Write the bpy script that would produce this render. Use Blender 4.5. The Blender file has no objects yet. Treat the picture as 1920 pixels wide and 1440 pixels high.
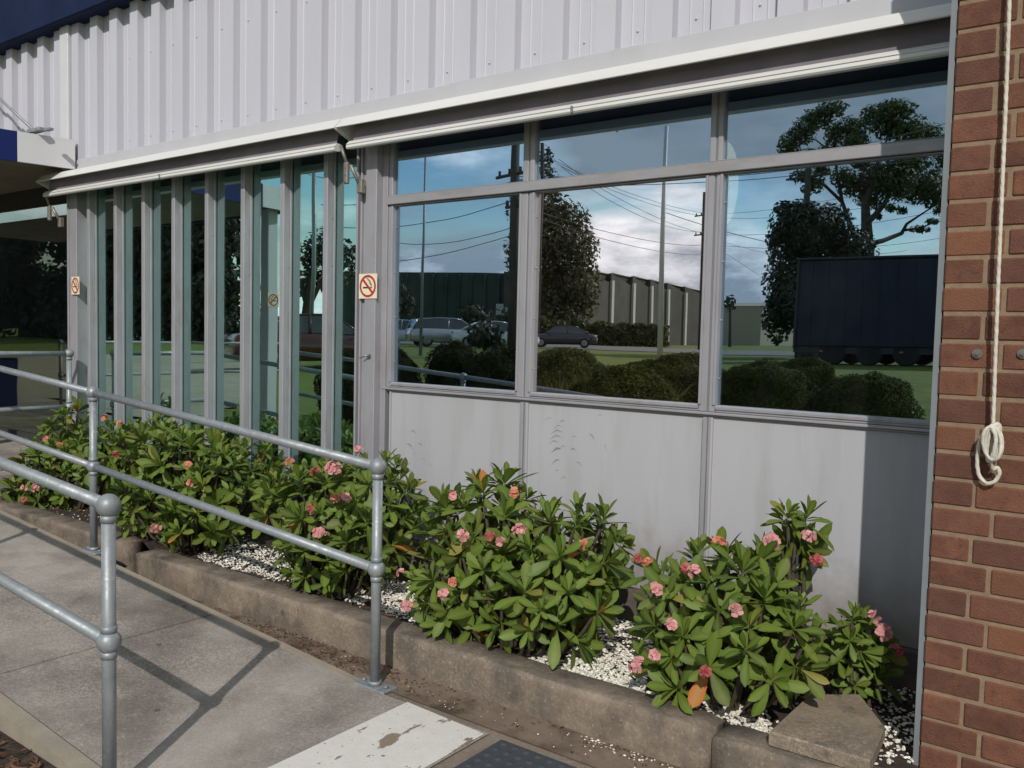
import bpy, math, random
from math import sin, cos, pi, radians, sqrt, atan2
from mathutils import Vector, Matrix, noise as mnoise
random.seed(11)
S = bpy.context.scene
COL = S.collection

# ------------------------------------------------------------------ camera
CAMH = 1.5
F = 1620.0
RR = Vector((0.80137383, 0.59771553, 0.02315463))
DD = Vector((0.05303398, -0.03244052, -0.99806563))
FF = Vector((-0.59580818, 0.80105166, -0.05769622))
cd = bpy.data.cameras.new("camera")
cam = bpy.data.objects.new("camera", cd); COL.objects.link(cam)
cd.sensor_width = 36.0; cd.lens = 36.0*F/1920.0; cd.clip_start = .05; cd.clip_end = 3000
cam.matrix_world = Matrix(((RR.x, -DD.x, -FF.x, 0), (RR.y, -DD.y, -FF.y, 0), (RR.z, -DD.z, -FF.z, CAMH), (0, 0, 0, 1)))
S.camera = cam
S.view_settings.view_transform = 'Standard'; S.view_settings.look = 'None'
S.view_settings.exposure = 0.08; S.view_settings.gamma = 1

# ------------------------------------------------------------------ sun and sky
AZ, EL = radians(28.5), radians(36)
sd = bpy.data.lights.new("sun", 'SUN'); sd.energy = 3.0; sd.angle = radians(.5); sd.color = (1, .95, .88)
so = bpy.data.objects.new("sun", sd); COL.objects.link(so)
ldir = Vector((-sin(AZ)*cos(EL), cos(AZ)*cos(EL), -sin(EL)))
so.rotation_euler = ldir.to_track_quat('-Z', 'Y').to_euler(); so.location = (8, -12, 14)
W = bpy.data.worlds.new("World"); S.world = W; W.use_nodes = True
nt = W.node_tree; nt.nodes.clear()
def N(nt, t, **k):
    n = nt.nodes.new(t)
    for a, b in k.items():
        if a.startswith('i_'): n.inputs[a[2:].replace('_', ' ')].default_value = b
        else: setattr(n, a, b)
    return n
def mixc(nt, fac, a, b, mode='MIX'):
    m = nt.nodes.new('ShaderNodeMix'); m.data_type = 'RGBA'; m.blend_type = mode
    for i, v in ((0, fac), (6, a), (7, b)):
        if hasattr(v, 'links'): nt.links.new(v, m.inputs[i])
        else: m.inputs[i].default_value = v if i == 0 else (tuple(v)+(1,))[:4]
    return m.outputs[2]
def mrange(nt, v, a, b, c=0., d=1.):
    m = nt.nodes.new('ShaderNodeMapRange'); nt.links.new(v, m.inputs[0])
    for i, q in enumerate((a, b, c, d)): m.inputs[i+1].default_value = q
    m.clamp = True; return m.outputs[0]
def math_(nt, op, a, b=0.):
    m = nt.nodes.new('ShaderNodeMath'); m.operation = op
    for i, v in enumerate((a, b)):
        if hasattr(v, 'links'): nt.links.new(v, m.inputs[i])
        else: m.inputs[i].default_value = v
    return m.outputs[0]
sky = N(nt, 'ShaderNodeTexSky', sky_type='NISHITA', sun_disc=False, sun_elevation=EL, sun_rotation=atan2(-ldir.x, -ldir.y), ozone_density=1.6, air_density=1.3, dust_density=.2)
tc = N(nt, 'ShaderNodeTexCoord')
mp = N(nt, 'ShaderNodeMapping'); mp.inputs['Scale'].default_value = (1, 1, 3.2); mp.inputs['Location'].default_value = (2.3, .4, .25)
nt.links.new(tc.outputs['Generated'], mp.inputs[0])
n1 = N(nt, 'ShaderNodeTexNoise', i_Scale=1.7, i_Detail=9., i_Roughness=.55, i_Distortion=.25); nt.links.new(mp.outputs[0], n1.inputs['Vector'])
mp2 = N(nt, 'ShaderNodeMapping'); mp2.inputs['Scale'].default_value = (1, 1, 2.6); mp2.inputs['Location'].default_value = (5.3, 1.4, .1)
nt.links.new(tc.outputs['Generated'], mp2.inputs[0])
n2 = N(nt, 'ShaderNodeTexNoise', i_Scale=4.2, i_Detail=8., i_Roughness=.6); nt.links.new(mp2.outputs[0], n2.inputs['Vector'])
cover = mrange(nt, n1.outputs[0], .41, .53)
puff = mrange(nt, n2.outputs[0], .42, .60)
sep = N(nt, 'ShaderNodeSeparateXYZ'); nt.links.new(tc.outputs['Generated'], sep.inputs[0])
n4 = N(nt, 'ShaderNodeTexNoise', i_Scale=3., i_Detail=6.); nt.links.new(mp.outputs[0], n4.inputs['Vector'])
wob_ = math_(nt, 'MULTIPLY', math_(nt, 'SUBTRACT', n4.outputs[0], .5), .22)
hi = mrange(nt, math_(nt, 'ADD', sep.outputs['Z'], wob_), .115, .175)            # a grey sheet of cloud overhead ...
ea = mrange(nt, math_(nt, 'ADD', sep.outputs['X'], wob_), -.64, -.54)           # ... that has not reached the west
cover = math_(nt, 'MAXIMUM', cover, math_(nt, 'MULTIPLY', hi, ea))
grey_ = mixc(nt, puff, (2.5, 2.9, 3.2), (3.4, 3.7, 4.0))
ccol = mixc(nt, puff, (3.5, 3.8, 4.3), (11.5, 11.3, 11.2))
ccol = mixc(nt, math_(nt, 'MULTIPLY', hi, ea), ccol, grey_)
hs_ = N(nt, 'ShaderNodeHueSaturation', i_Saturation=1.35, i_Value=.92); nt.links.new(sky.outputs[0], hs_.inputs['Color'])
out = mixc(nt, cover, hs_.outputs[0], ccol)
bg = N(nt, 'ShaderNodeBackground', i_Strength=.125); nt.links.new(out, bg.inputs[0])
wo = N(nt, 'ShaderNodeOutputWorld'); nt.links.new(bg.outputs[0], wo.inputs[0])

# ------------------------------------------------------------------ survey helpers (photo pixel + known plane -> metres)
def ray(u, v): return RR*((u-960)/F)+DD*((v-720)/F)+FF
C0 = Vector((0, 0, CAMH))
def at(u, v, Y): d = ray(u, v); return C0+d*(Y/d.y)
def atz(u, v, z=0.): d = ray(u, v); return C0+d*((z-CAMH)/d.z)
DG = 3.66                      # plane of the window glass
def refl(u, v, Z):             # a thing seen in the glass: where it really stands, in front of the building
    p = C0+ray(u, v)*Z; return Vector((p.x, 2*DG-p.y, p.z))
def sm(t): t = max(0., min(1., t)); return t*t*(3-2*t)
def terr(x, y):
    s = sm((-y-2.5)/14.); return -.02+.68*s+.28*sm((-x-7.6)/.8)*(1-s)

# ------------------------------------------------------------------ mesh builder
class MB:
    def __init__(s): s.v = []; s.f = []; s.sm = []; s.a = []
    def add(s, vs, fs, smooth=False, a=0.):
        o = len(s.v); s.v += [tuple(q) for q in vs]; s.f += [tuple(i+o for i in f) for f in fs]; s.sm += [smooth]*len(fs)
        s.a += list(a) if isinstance(a, (list, tuple)) else [a]*len(vs); return s
    def box(s, x0, x1, y0, y1, z0, z1):
        if x0 > x1: x0, x1 = x1, x0
        if y0 > y1: y0, y1 = y1, y0
        if z0 > z1: z0, z1 = z1, z0
        return s.add([(x0,y0,z0),(x1,y0,z0),(x1,y1,z0),(x0,y1,z0),(x0,y0,z1),(x1,y0,z1),(x1,y1,z1),(x0,y1,z1)],
                     [(0,3,2,1),(4,5,6,7),(0,1,5,4),(1,2,6,5),(2,3,7,6),(3,0,4,7)])
    def bbox(s, x0, x1, y0, y1, z0, z1, b=.004):     # box with chamfered edges
        vs = []; X = (x0, x1); Y = (y0, y1); Z = (z0, z1); idx = {}
        for i in (0, 1):
            for j in (0, 1):
                for k in (0, 1):
                    sx, sy, sz = (1, -1)[i], (1, -1)[j], (1, -1)[k]
                    for ax in range(3):
                        p = [X[i], Y[j], Z[k]]
                        for q, sg in ((0, sx), (1, sy), (2, sz)):
                            if q != ax: p[q] += sg*b
                        idx[i, j, k, ax] = len(vs); vs.append(p)
        # vert (i,j,k,ax) lies on face normal ax
        fs = []
        g = lambda i, j, k, a: idx[i, j, k, a]
        for i in (0, 1): fs.append(tuple(g(i, j, k, 0) for j, k in ((0,0),(1,0),(1,1),(0,1))))
        for j in (0, 1): fs.append(tuple(g(i, j, k, 1) for i, k in ((0,0),(1,0),(1,1),(0,1))))
        for k in (0, 1): fs.append(tuple(g(i, j, k, 2) for i, j in ((0,0),(1,0),(1,1),(0,1))))
        for j in (0, 1):
            for k in (0, 1): fs.append((g(0,j,k,1), g(1,j,k,1), g(1,j,k,2), g(0,j,k,2)))
        for i in (0, 1):
            for k in (0, 1): fs.append((g(i,0,k,0), g(i,1,k,0), g(i,1,k,2), g(i,0,k,2)))
        for i in (0, 1):
            for j in (0, 1): fs.append((g(i,j,0,0), g(i,j,1,0), g(i,j,1,1), g(i,j,0,1)))
        for i in (0, 1):
            for j in (0, 1):
                for k in (0, 1): fs.append((g(i,j,k,0), g(i,j,k,1), g(i,j,k,2)))
        # outward orientation
        c = Vector(((x0+x1)/2, (y0+y1)/2, (z0+z1)/2)); out = []
        for f in fs:
            a, b_, d = Vector(vs[f[0]]), Vector(vs[f[1]]), Vector(vs[f[2]])
            m = sum((Vector(vs[q]) for q in f), Vector())/len(f)
            out.append(f if (b_-a).cross(d-a).dot(m-c) > 0 else f[::-1])
        return s.add(vs, out)
    def tube(s, pts, r, n=12, caps=True, smooth=True, strand=0.):
        pts = [Vector(p) for p in pts]; rs = r if isinstance(r, (list, tuple)) else [r]*len(pts)
        vs = []; up = None
        for i, p in enumerate(pts):
            d = (pts[min(i+1, len(pts)-1)]-pts[max(i-1, 0)]).normalized()
            if up is None: up = Vector((0, 0, 1)) if abs(d.z) < .9 else Vector((1, 0, 0))
            a = d.cross(up)
            if a.length < 1e-5: a = d.cross(Vector((1, .3, 0)))
            a.normalize(); b = a.cross(d).normalized(); up = b
            for k in range(n):
                t = 2*pi*k/n; vs.append(p+(a*cos(t)+b*sin(t))*rs[i]*(1+strand*cos(3*t-i*.95)))
        fs = [(i*n+k, (i+1)*n+k, (i+1)*n+(k+1) % n, i*n+(k+1) % n) for i in range(len(pts)-1) for k in range(n)]
        s.add(vs, fs, smooth)
        if caps:
            o = len(s.v)-len(vs); s.f.append(tuple(o+k for k in range(n))); s.sm.append(False)
            s.f.append(tuple(o+len(vs)-n+k for k in reversed(range(n)))); s.sm.append(False)
        return s
    def ball(s, c, r, n=16, m=10, sz=1., noise=0.):
        rx, ry, rz = r if isinstance(r, (list, tuple)) else (r, r, r*sz)
        vs = []; fs = []
        for i in range(m+1):
            th = pi*i/m
            for k in range(n):
                ph = 2*pi*k/n; d = Vector((sin(th)*cos(ph), sin(th)*sin(ph), cos(th)))
                q = 1+(noise*mnoise.noise(d*2.3+Vector(c)) if noise else 0)
                vs.append((c[0]+rx*d.x*q, c[1]+ry*d.y*q, c[2]+rz*d.z*q))
        for i in range(m):
            for k in range(n): fs.append((i*n+k, (i+1)*n+k, (i+1)*n+(k+1) % n, i*n+(k+1) % n))
        return s.add(vs, fs, True)
    def prism(s, poly, z0, z1, chamf=0.):            # poly in xy, ccw
        n = len(poly); c = Vector((sum(p[0] for p in poly)/n, sum(p[1] for p in poly)/n))
        def ins(p, b): d = (c-Vector(p[:2])).normalized(); return (p[0]+d.x*b, p[1]+d.y*b)
        L = [(p[0], p[1], z0) for p in poly]+[(p[0], p[1], z1-chamf) for p in poly]
        fs = [(i, (i+1) % n, n+(i+1) % n, n+i) for i in range(n)]; fs.append(tuple(reversed(range(n))))
        if chamf:
            L += [ins(p, chamf)+(z1,) for p in poly]; fs += [(n+i, n+(i+1) % n, 2*n+(i+1) % n, 2*n+i) for i in range(n)]
            fs.append(tuple(2*n+i for i in range(n)))
        else: fs.append(tuple(n+i for i in range(n)))
        return s.add(L, fs)
    def strip(s, prof, x0, x1, closed=True, axis='x'):   # profile (y,z) swept along x
        n = len(prof); vs = [(x0, y, z) for y, z in prof]+[(x1, y, z) for y, z in prof]
        fs = [(i, (i+1) % n, n+(i+1) % n, n+i) for i in range(n if closed else n-1)]
        if closed: fs += [tuple(range(n)), tuple(reversed(range(n, 2*n)))]
        return s.add(vs, fs)
    def leafq(s, p, nrm, size, asp=.45, a=0.):
        t = nrm.orthogonal(); t.rotate(Matrix.Rotation(random.random()*6.28, 3, nrm)); b = nrm.cross(t)
        return s.add([p-t*size*.5, p+b*size*asp*.5, p+t*size*.5, p-b*size*asp*.5], [(0, 1, 2, 3)], False, a)

ORG = {}
def wloc(o):
    v = Vector(); 
    while o: v += o.location; o = o.parent
    return v
def obj(name, mb, mats, parent=None, origin=None, attr=None):
    vs = mb.v
    if parent is not None: org = wloc(parent)
    else:
        if origin is None:
            xs = [q[0] for q in vs]; ys = [q[1] for q in vs]; zs = [q[2] for q in vs]
            origin = ((min(xs)+max(xs))/2, (min(ys)+max(ys))/2, min(zs))
        org = Vector(origin)
    me = bpy.data.meshes.new(name)
    me.from_pydata([(a-org.x, b-org.y, c-org.z) for a, b, c in vs], [], mb.f)
    me.polygons.foreach_set('use_smooth', mb.sm)
    if attr:
        A = me.attributes.new(attr, 'FLOAT', 'POINT'); A.data.foreach_set('value', mb.a)
    me.materials.append(mats); me.update()
    o = bpy.data.objects.new(name, me); COL.objects.link(o)
    if parent is not None: o.parent = parent
    else: o.location = org
    return o
def tag(o, label=None, cat=None, group=None, kind=None):
    for k, v in (('label', label), ('category', cat), ('group', group), ('kind', kind)):
        if v: o[k] = v
    return o
def thing(name, loc, label, cat, group=None):
    o = bpy.data.objects.new(name, None); COL.objects.link(o); o.location = loc; o.empty_display_size = .1
    return tag(o, label, cat, group)
def copy_tree(o, parent=None):
    c = o.copy(); COL.objects.link(c); c.parent = parent
    for ch in list(o.children):
        copy_tree(ch, c)
    return c

# ------------------------------------------------------------------ materials
def mat(name, c1, c2=None, vs=6., rough=.6, metal=0., bump=0., bs=80., spec=.5, c3=None, v3=(.55, .7), s3=2., detail=6., island=0., trans=0., rv=.1, stretch=None, coat=0.):
    m = bpy.data.materials.new(name); m.use_nodes = True; t = m.node_tree; t.nodes.clear()
    b = N(t, 'ShaderNodeBsdfPrincipled'); o = N(t, 'ShaderNodeOutputMaterial')
    b.inputs['Roughness'].default_value = rough; b.inputs['Metallic'].default_value = metal
    b.inputs['Specular IOR Level'].default_value = spec; b.inputs['Coat Weight'].default_value = coat
    b.inputs['Base Color'].default_value = (*c1, 1)
    tc = N(t, 'ShaderNodeTexCoord'); co = tc.outputs['Object']
    if stretch:
        mm = N(t, 'ShaderNodeMapping'); mm.inputs['Scale'].default_value = stretch; t.links.new(co, mm.inputs[0]); co = mm.outputs[0]
    def nz(sc, de=detail, ro=.6):
        n = N(t, 'ShaderNodeTexNoise', i_Scale=sc, i_Detail=de, i_Roughness=ro); t.links.new(co, n.inputs['Vector']); return n.outputs[0]
    col = None
    if c2 is not None:
        f = nz(vs); col = mixc(t, mrange(t, f, .3, .7), c1, c2)
        r = mrange(t, f, .3, .7, rough-rv, rough+rv); t.links.new(r, b.inputs['Roughness'])
    if c3 is not None: col = mixc(t, mrange(t, nz(s3), *v3), col if col else c1, c3)
    if island:
        g = N(t, 'ShaderNodeNewGeometry'); hs = N(t, 'ShaderNodeHueSaturation')
        t.links.new(mrange(t, g.outputs['Random Per Island'], 0, 1, 1-island, 1+island), hs.inputs['Value'])
        if col: t.links.new(col, hs.inputs['Color'])
        else: hs.inputs['Color'].default_value = (*c1, 1)
        col = hs.outputs[0]
    if col: t.links.new(col, b.inputs['Base Color'])
    if bump:
        bn = N(t, 'ShaderNodeBump', i_Strength=1., i_Distance=bump); t.links.new(nz(bs, 5., .65), bn.inputs['Height']); t.links.new(bn.outputs[0], b.inputs['Normal'])
    sh = b.outputs[0]
    if trans:
        tr = N(t, 'ShaderNodeBsdfTranslucent'); mx = N(t, 'ShaderNodeMixShader'); mx.inputs[0].default_value = trans
        if col: t.links.new(col, tr.inputs[0])
        else: tr.inputs[0].default_value = (*c1, 1)
        t.links.new(sh, mx.inputs[1]); t.links.new(tr.outputs[0], mx.inputs[2]); sh = mx.outputs[0]
    t.links.new(sh, o.inputs[0]); m['b'] = b.name
    return m
def speckle(m, k):
    t = m.node_tree; b = t.nodes[m['b']]; base = b.inputs['Base Color'].links[0].from_socket
    tc = N(t, 'ShaderNodeTexCoord')
    n = N(t, 'ShaderNodeTexNoise', i_Scale=230., i_Detail=2., i_Roughness=.7); t.links.new(tc.outputs['Object'], n.inputs['Vector'])
    big = N(t, 'ShaderNodeTexNoise', i_Scale=1.1, i_Detail=4.); t.links.new(tc.outputs['Object'], big.inputs['Vector'])
    amt = mrange(t, big.outputs[0], .42, .62, .25, 1.)
    f = math_(t, 'MULTIPLY', mrange(t, n.outputs[0], .52, .62), amt)
    g2 = N(t, 'ShaderNodeTexNoise', i_Scale=70., i_Detail=5., i_Roughness=.75); t.links.new(tc.outputs['Object'], g2.inputs['Vector'])
    c = mixc(t, f, base, (.13, .115, .10))
    c = mixc(t, math_(t, 'MULTIPLY', mrange(t, g2.outputs[0], .46, .60), math_(t, 'MULTIPLY', amt, .62)), c, (.115, .098, .082))
    c = mixc(t, mrange(t, g2.outputs[0], .42, .34, 0., .35), c, (.52, .46, .40))
    v = N(t, 'ShaderNodeTexVoronoi', i_Scale=3.3); t.links.new(tc.outputs['Object'], v.inputs['Vector'])
    c = mixc(t, mrange(t, v.outputs['Distance'], .055, .045), c, (.09, .08, .075))
    t.links.new(c, b.inputs['Base Color'])
def glassmat(name, tint, refl_=.55, wob=.0, dust=.012):
    m = bpy.data.materials.new(name); m.use_nodes = True; t = m.node_tree; t.nodes.clear()
    g = N(t, 'ShaderNodeBsdfGlossy', i_Roughness=.0); g.inputs[0].default_value = (*tint, 1)
    tr = N(t, 'ShaderNodeBsdfTransparent'); tr.inputs[0].default_value = (.70, .78, .78, 1)
    if wob:
        tc = N(t, 'ShaderNodeTexCoord'); n = N(t, 'ShaderNodeTexNoise', i_Scale=1.3, i_Detail=1.); t.links.new(tc.outputs['Object'], n.inputs['Vector'])
        bn = N(t, 'ShaderNodeBump', i_Strength=1., i_Distance=wob); t.links.new(n.outputs[0], bn.inputs['Height']); t.links.new(bn.outputs[0], g.inputs['Normal'])
    mx = N(t, 'ShaderNodeMixShader'); mx.inputs[0].default_value = refl_
    tcd = N(t, 'ShaderNodeTexCoord'); nd = N(t, 'ShaderNodeTexNoise', i_Scale=5., i_Detail=9., i_Roughness=.7); t.links.new(tcd.outputs['Object'], nd.inputs['Vector'])
    df = N(t, 'ShaderNodeBsdfDiffuse'); df.inputs[0].default_value = (.45, .44, .40, 1); md = N(t, 'ShaderNodeMixShader'); t.links.new(mrange(t, nd.outputs[0], .4, .75, 0., dust), md.inputs[0])
    o = N(t, 'ShaderNodeOutputMaterial'); t.links.new(tr.outputs[0], mx.inputs[1]); t.links.new(g.outputs[0], mx.inputs[2]); t.links.new(mx.outputs[0], md.inputs[1]); t.links.new(df.outputs[0], md.inputs[2]); t.links.new(md.outputs[0], o.inputs[0])
    return m

clad = mat('cladding_paint', (.53, .53, .59), (.49, .49, .545), 3., .55, stretch=(1, 1, .15), bump=.0004, bs=60)
flash = mat('flashing_paint', (.46, .46, .49), (.42, .42, .445), 5., .5, c3=(.40, .39, .39), v3=(.6, .8), s3=3)
edgem = mat('edge_flashing_paint', (.20, .22, .235), (.16, .18, .195), 5., .6)
alu = mat('anodised_aluminium', (.38, .375, .405), (.31, .305, .335), 14., .5, .25, stretch=(1, 1, .3), bump=.0003, bs=120, c3=(.30, .28, .26), v3=(.58, .75), s3=7)
aluh = mat('anodised_aluminium_rail', (.38, .372, .39), (.30, .295, .31), 14., .5, .25, stretch=(.3, 1, 1), bump=.0003, bs=120, c3=(.29, .27, .25), v3=(.58, .75), s3=7)
alud = mat('aluminium_channel', (.30, .30, .31), (.24, .24, .25), 12., .5, .5, stretch=(1, 1, .3))
panelm = mat('painted_panel', (.43, .43, .46), (.375, .375, .405), 2.5, .7, c3=(.33, .33, .33), v3=(.50, .78), s3=7, bump=.0006, bs=25, stretch=(1, 1, .16))
def base_dirt(m, z0, z1, col):
    t = m.node_tree; b = t.nodes[m['b']]; base = b.inputs['Base Color'].links[0].from_socket
    g = N(t, 'ShaderNodeNewGeometry'); sp = N(t, 'ShaderNodeSeparateXYZ'); t.links.new(g.outputs['Position'], sp.inputs[0])
    n = N(t, 'ShaderNodeTexNoise', i_Scale=9., i_Detail=8., i_Roughness=.65); t.links.new(g.outputs['Position'], n.inputs['Vector'])
    h = math_(t, 'ADD', sp.outputs['Z'], math_(t, 'MULTIPLY', math_(t, 'SUBTRACT', n.outputs[0], .5), -.5))
    t.links.new(mixc(t, mrange(t, h, z0, z1, .75, 0.), base, col), b.inputs['Base Color'])
base_dirt(panelm, .30, .62, (.20, .17, .14))
footm = mat('footing_concrete', (.16, .13, .11), (.08, .07, .06), 8., .9, bump=.003, bs=40)
awhite = mat('awning_white', (.68, .68, .66), (.60, .60, .58), 4., .4, c3=(.55, .52, .45), v3=(.64, .8), s3=6, stretch=(.3, 1, 1))
afab = mat('awning_fabric', (.20, .18, .20), (.16, .145, .165), 5., .85, bump=.0005, bs=300)
aarm = mat('awning_arm_metal', (.30, .28, .25), (.20, .18, .15), 30., .5, .5)
navy = mat('navy_paint', (.005, .014, .055), (.004, .011, .042), 2., .7, spec=.15)
bluep = mat('blue_paint', (.008, .018, .11), (.006, .015, .09), 2., .6, spec=.2)
wpaint = mat('white_paint', (.62, .62, .64), (.55, .55, .58), 3., .5)
soff = mat('soffit_paint', (.20, .17, .14), (.16, .14, .11), 2., .8)
galv = mat('galvanised_steel', (.30, .325, .345), (.22, .24, .26), 22., .5, .35, bump=.0003, bs=90, c3=(.40, .41, .42), v3=(.58, .7), s3=35)
brickm = mat('brick_clay', (.185, .074, .040), (.112, .047, .031), 14., .9, bump=.004, bs=150, c3=(.10, .042, .03), v3=(.52, .70), s3=45, island=.22)
def brick_tones(m):   # each brick fired differently: orange brown to purple brown
    t = m.node_tree; b = t.nodes[m['b']]; base = b.inputs['Base Color'].links[0].from_socket
    g = N(t, 'ShaderNodeNewGeometry'); r = g.outputs['Random Per Island']; r2 = math_(t, 'FRACT', math_(t, 'MULTIPLY', r, 7.31))
    c = mixc(t, mrange(t, r2, .45, .75, 0., .42), base, (.095, .042, .034))
    c = mixc(t, mrange(t, r2, .80, 1., 0., .5), c, (.25, .105, .05)); t.links.new(c, b.inputs['Base Color'])
brick_tones(brickm)
mortm = mat('mortar', (.27, .19, .125), (.20, .14, .09), 30., .95, bump=.002, bs=160)
chalk = mat('chalky_efflorescence', (.42, .30, .26), (.34, .2, .16), 60., .95)
ropem = mat('rope_white', (.68, .65, .56), (.52, .49, .42), 60., .9, bump=.002, bs=260)
steel = mat('dull_steel', (.35, .34, .32), (.22, .2, .18), 60., .4, .8)
darkrub = mat('rubber_mat', (.055, .062, .072), (.04, .045, .055), 20., .7, bump=.0006, bs=120)
dirt = mat('soil', (.055, .036, .024), (.022, .015, .011), 25., .95, bump=.01, bs=60, c3=(.10, .07, .05), v3=(.55, .7), s3=12)
gutterm = mat('channel_dirt', (.22, .165, .125), (.13, .095, .07), 6., .95, bump=.002, bs=90, c3=(.07, .045, .03), v3=(.5, .65), s3=4)
conc = mat('path_concrete', (.43, .385, .345), (.27, .242, .218), 2.6, .9, bump=.0022, bs=170, c3=(.13, .112, .095), v3=(.47, .70), s3=1.9, detail=12)
speckle(conc, 0)
apron = mat('apron_concrete', (.27, .215, .17), (.175, .135, .105), 3., .9, bump=.002, bs=150, c3=(.10, .075, .055), v3=(.48, .62), s3=1.7, detail=9)
kerbm = mat('kerb_concrete', (.30, .235, .175), (.17, .135, .105), 9., .92, bump=.005, bs=55, c3=(.06, .05, .042), v3=(.44, .70), s3=7, detail=12, stretch=(1, 1, .8))
slabm = mat('slab_concrete', (.32, .25, .18), (.20, .155, .115), 9., .9, bump=.002, bs=90, c3=(.10, .09, .07), v3=(.6, .7), s3=14)
for q in (apron, kerbm, slabm): speckle(q, 0)
lipm = mat('path_edge_concrete', (.34, .29, .23), (.24, .21, .17), 6., .9, bump=.002, bs=90)
grassm = mat('lawn_green', (.15, .18, .014), (.085, .12, .010), 3., .9, bump=.02, bs=30, c3=(.10, .12, .035), v3=(.5, .8), s3=.4)
asph = mat('road_asphalt', (.19, .18, .175), (.15, .14, .135), 1., .9)
pavem = mat('paving', (.36, .31, .235), (.27, .235, .18), 1.5, .9)
litter = mat('dead_leaf', (.14, .07, .035), (.06, .03, .018), 20., .85, island=.5)
pebm = mat('pebble_quartz', (.80, .77, .70), (.62, .58, .50), 30., .6, island=.35)
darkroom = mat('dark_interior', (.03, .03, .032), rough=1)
bark = mat('bark', (.10, .085, .07), (.05, .042, .035), 4., .95)
woodpole = mat('pole_timber', (.09, .075, .06), (.06, .05, .04), 5., .9, stretch=(1, 1, .1))
wire = mat('cable_black', (.02, .02, .02), rough=.6)
gumleaf = mat('gum_leaf', (.085, .115, .022), (.045, .07, .015), .8, .6, island=.35, trans=.25)
denseleaf = mat('dense_leaf', (.028, .045, .014), (.016, .028, .010), 1., .6, island=.35, trans=.15)
darkleaf = mat('belt_leaf', (.016, .024, .009), (.010, .016, .006), 1., .8, island=.3)
brownleaf = mat('olive_leaf', (.10, .092, .030), (.055, .06, .018), .8, .6, island=.35, trans=.2)
shrubleaf = mat('shrub_leaf', (.105, .105, .022), (.05, .06, .012), 4., .8, spec=.1, island=.4, trans=.2)
shrubleaf_dark = mat('shrub_leaf_dark', (.045, .052, .014), (.022, .03, .009), 4., .8, spec=.1, island=.4, trans=.15)
hedgeleaf = mat('hedge_leaf', (.10, .11, .025), (.055, .065, .016), 1., .6, island=.35, trans=.2)
tussock = mat('dry_grass', (.20, .17, .07), (.11, .12, .04), 3., .8, island=.4, trans=.3)

# euphorbia leaf: green with a paler midrib, a few yellow or orange old leaves
def leafmat(name, g1, g2):
    m = mat(name, g1, g2, 11., .55, spec=.35, trans=.22, rv=.06); t = m.node_tree; b = t.nodes[m['b']]
    base = b.inputs['Base Color'].links[0].from_socket
    g = N(t, 'ShaderNodeNewGeometry'); at_ = N(t, 'ShaderNodeAttribute', attribute_name='rib')
    r = g.outputs['Random Per Island']
    c = mixc(t, mrange(t, r, 0, .5), base, (g1[0]*1.75, g1[1]*1.4, g1[2]*1.2))
    c = mixc(t, mrange(t, math_(t, 'FRACT', math_(t, 'MULTIPLY', r, 13.7)), .72, 1., 0., .8), c, (.085, .085, .022))
    tcl = N(t, 'ShaderNodeTexCoord'); nl = N(t, 'ShaderNodeTexNoise', i_Scale=26., i_Detail=4.); t.links.new(tcl.outputs['Object'], nl.inputs['Vector'])
    c = mixc(t, mrange(t, nl.outputs[0], .58, .70, 0., .75), c, (.13, .115, .03))
    c = mixc(t, mrange(t, r, .965, .98), c, (.26, .20, .035))
    c = mixc(t, mrange(t, r, .992, .994), c, (.50, .13, .02))
    c = mixc(t, math_(t, 'MULTIPLY', at_.outputs['Fac'], .45), c, (.22, .30, .08))
    for l in list(t.links):
        if l.to_socket == b.inputs['Base Color'] or l.to_node.type == 'BSDF_TRANSLUCENT' and l.to_socket.name == 'Color': t.links.remove(l)
    t.links.new(c, b.inputs['Base Color'])
    for n in t.nodes:
        if n.type == 'BSDF_TRANSLUCENT': t.links.new(c, n.inputs[0])
    return m
eleaf = leafmat('euphorbia_leaf', (.066, .125, .013), (.032, .074, .009))
stemm = mat('thorny_stem', (.10, .075, .05), (.055, .04, .028), 60., .9, bump=.004, bs=120)
pink = mat('flower_pink', (.62, .22, .24), (.72, .40, .38), 60., .6, island=.15, trans=.25)
salmon = mat('flower_salmon', (.60, .24, .13), (.62, .20, .15), 60., .6, island=.15, trans=.25)
red = mat('flower_red', (.36, .06, .065), (.48, .13, .12), 60., .6, island=.15, trans=.25)

# worn white road paint: paint and bare concrete in one surface
def paintmat():
    m = mat('worn_white_paint', (.68, .66, .62), (.60, .58, .54), 12., .75, bump=.0015, bs=150); t = m.node_tree; b = t.nodes[m['b']]
    base = b.inputs['Base Color'].links[0].from_socket
    tc = N(t, 'ShaderNodeTexCoord'); mm = N(t, 'ShaderNodeMapping'); mm.inputs['Scale'].default_value = (1.2, .45, 1); mm.inputs['Location'].default_value = (.37, .2, 0); mm.inputs['Rotation'].default_value = (0, 0, .25)
    t.links.new(tc.outputs['Object'], mm.inputs[0])
    n = N(t, 'ShaderNodeTexNoise', i_Scale=7., i_Detail=8., i_Roughness=.62); t.links.new(mm.outputs[0], n.inputs['Vector'])
    n3 = N(t, 'ShaderNodeTexNoise', i_Scale=60., i_Detail=3.); t.links.new(tc.outputs['Object'], n3.inputs['Vector'])
    c = mixc(t, mrange(t, n.outputs[0], .585, .60), base, (.24, .19, .145))
    c = mixc(t, mrange(t, n3.outputs[0], .68, .72), c, (.10, .085, .07))
    t.links.new(c, b.inputs['Base Color']); return m
wornpaint = paintmat()

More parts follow.
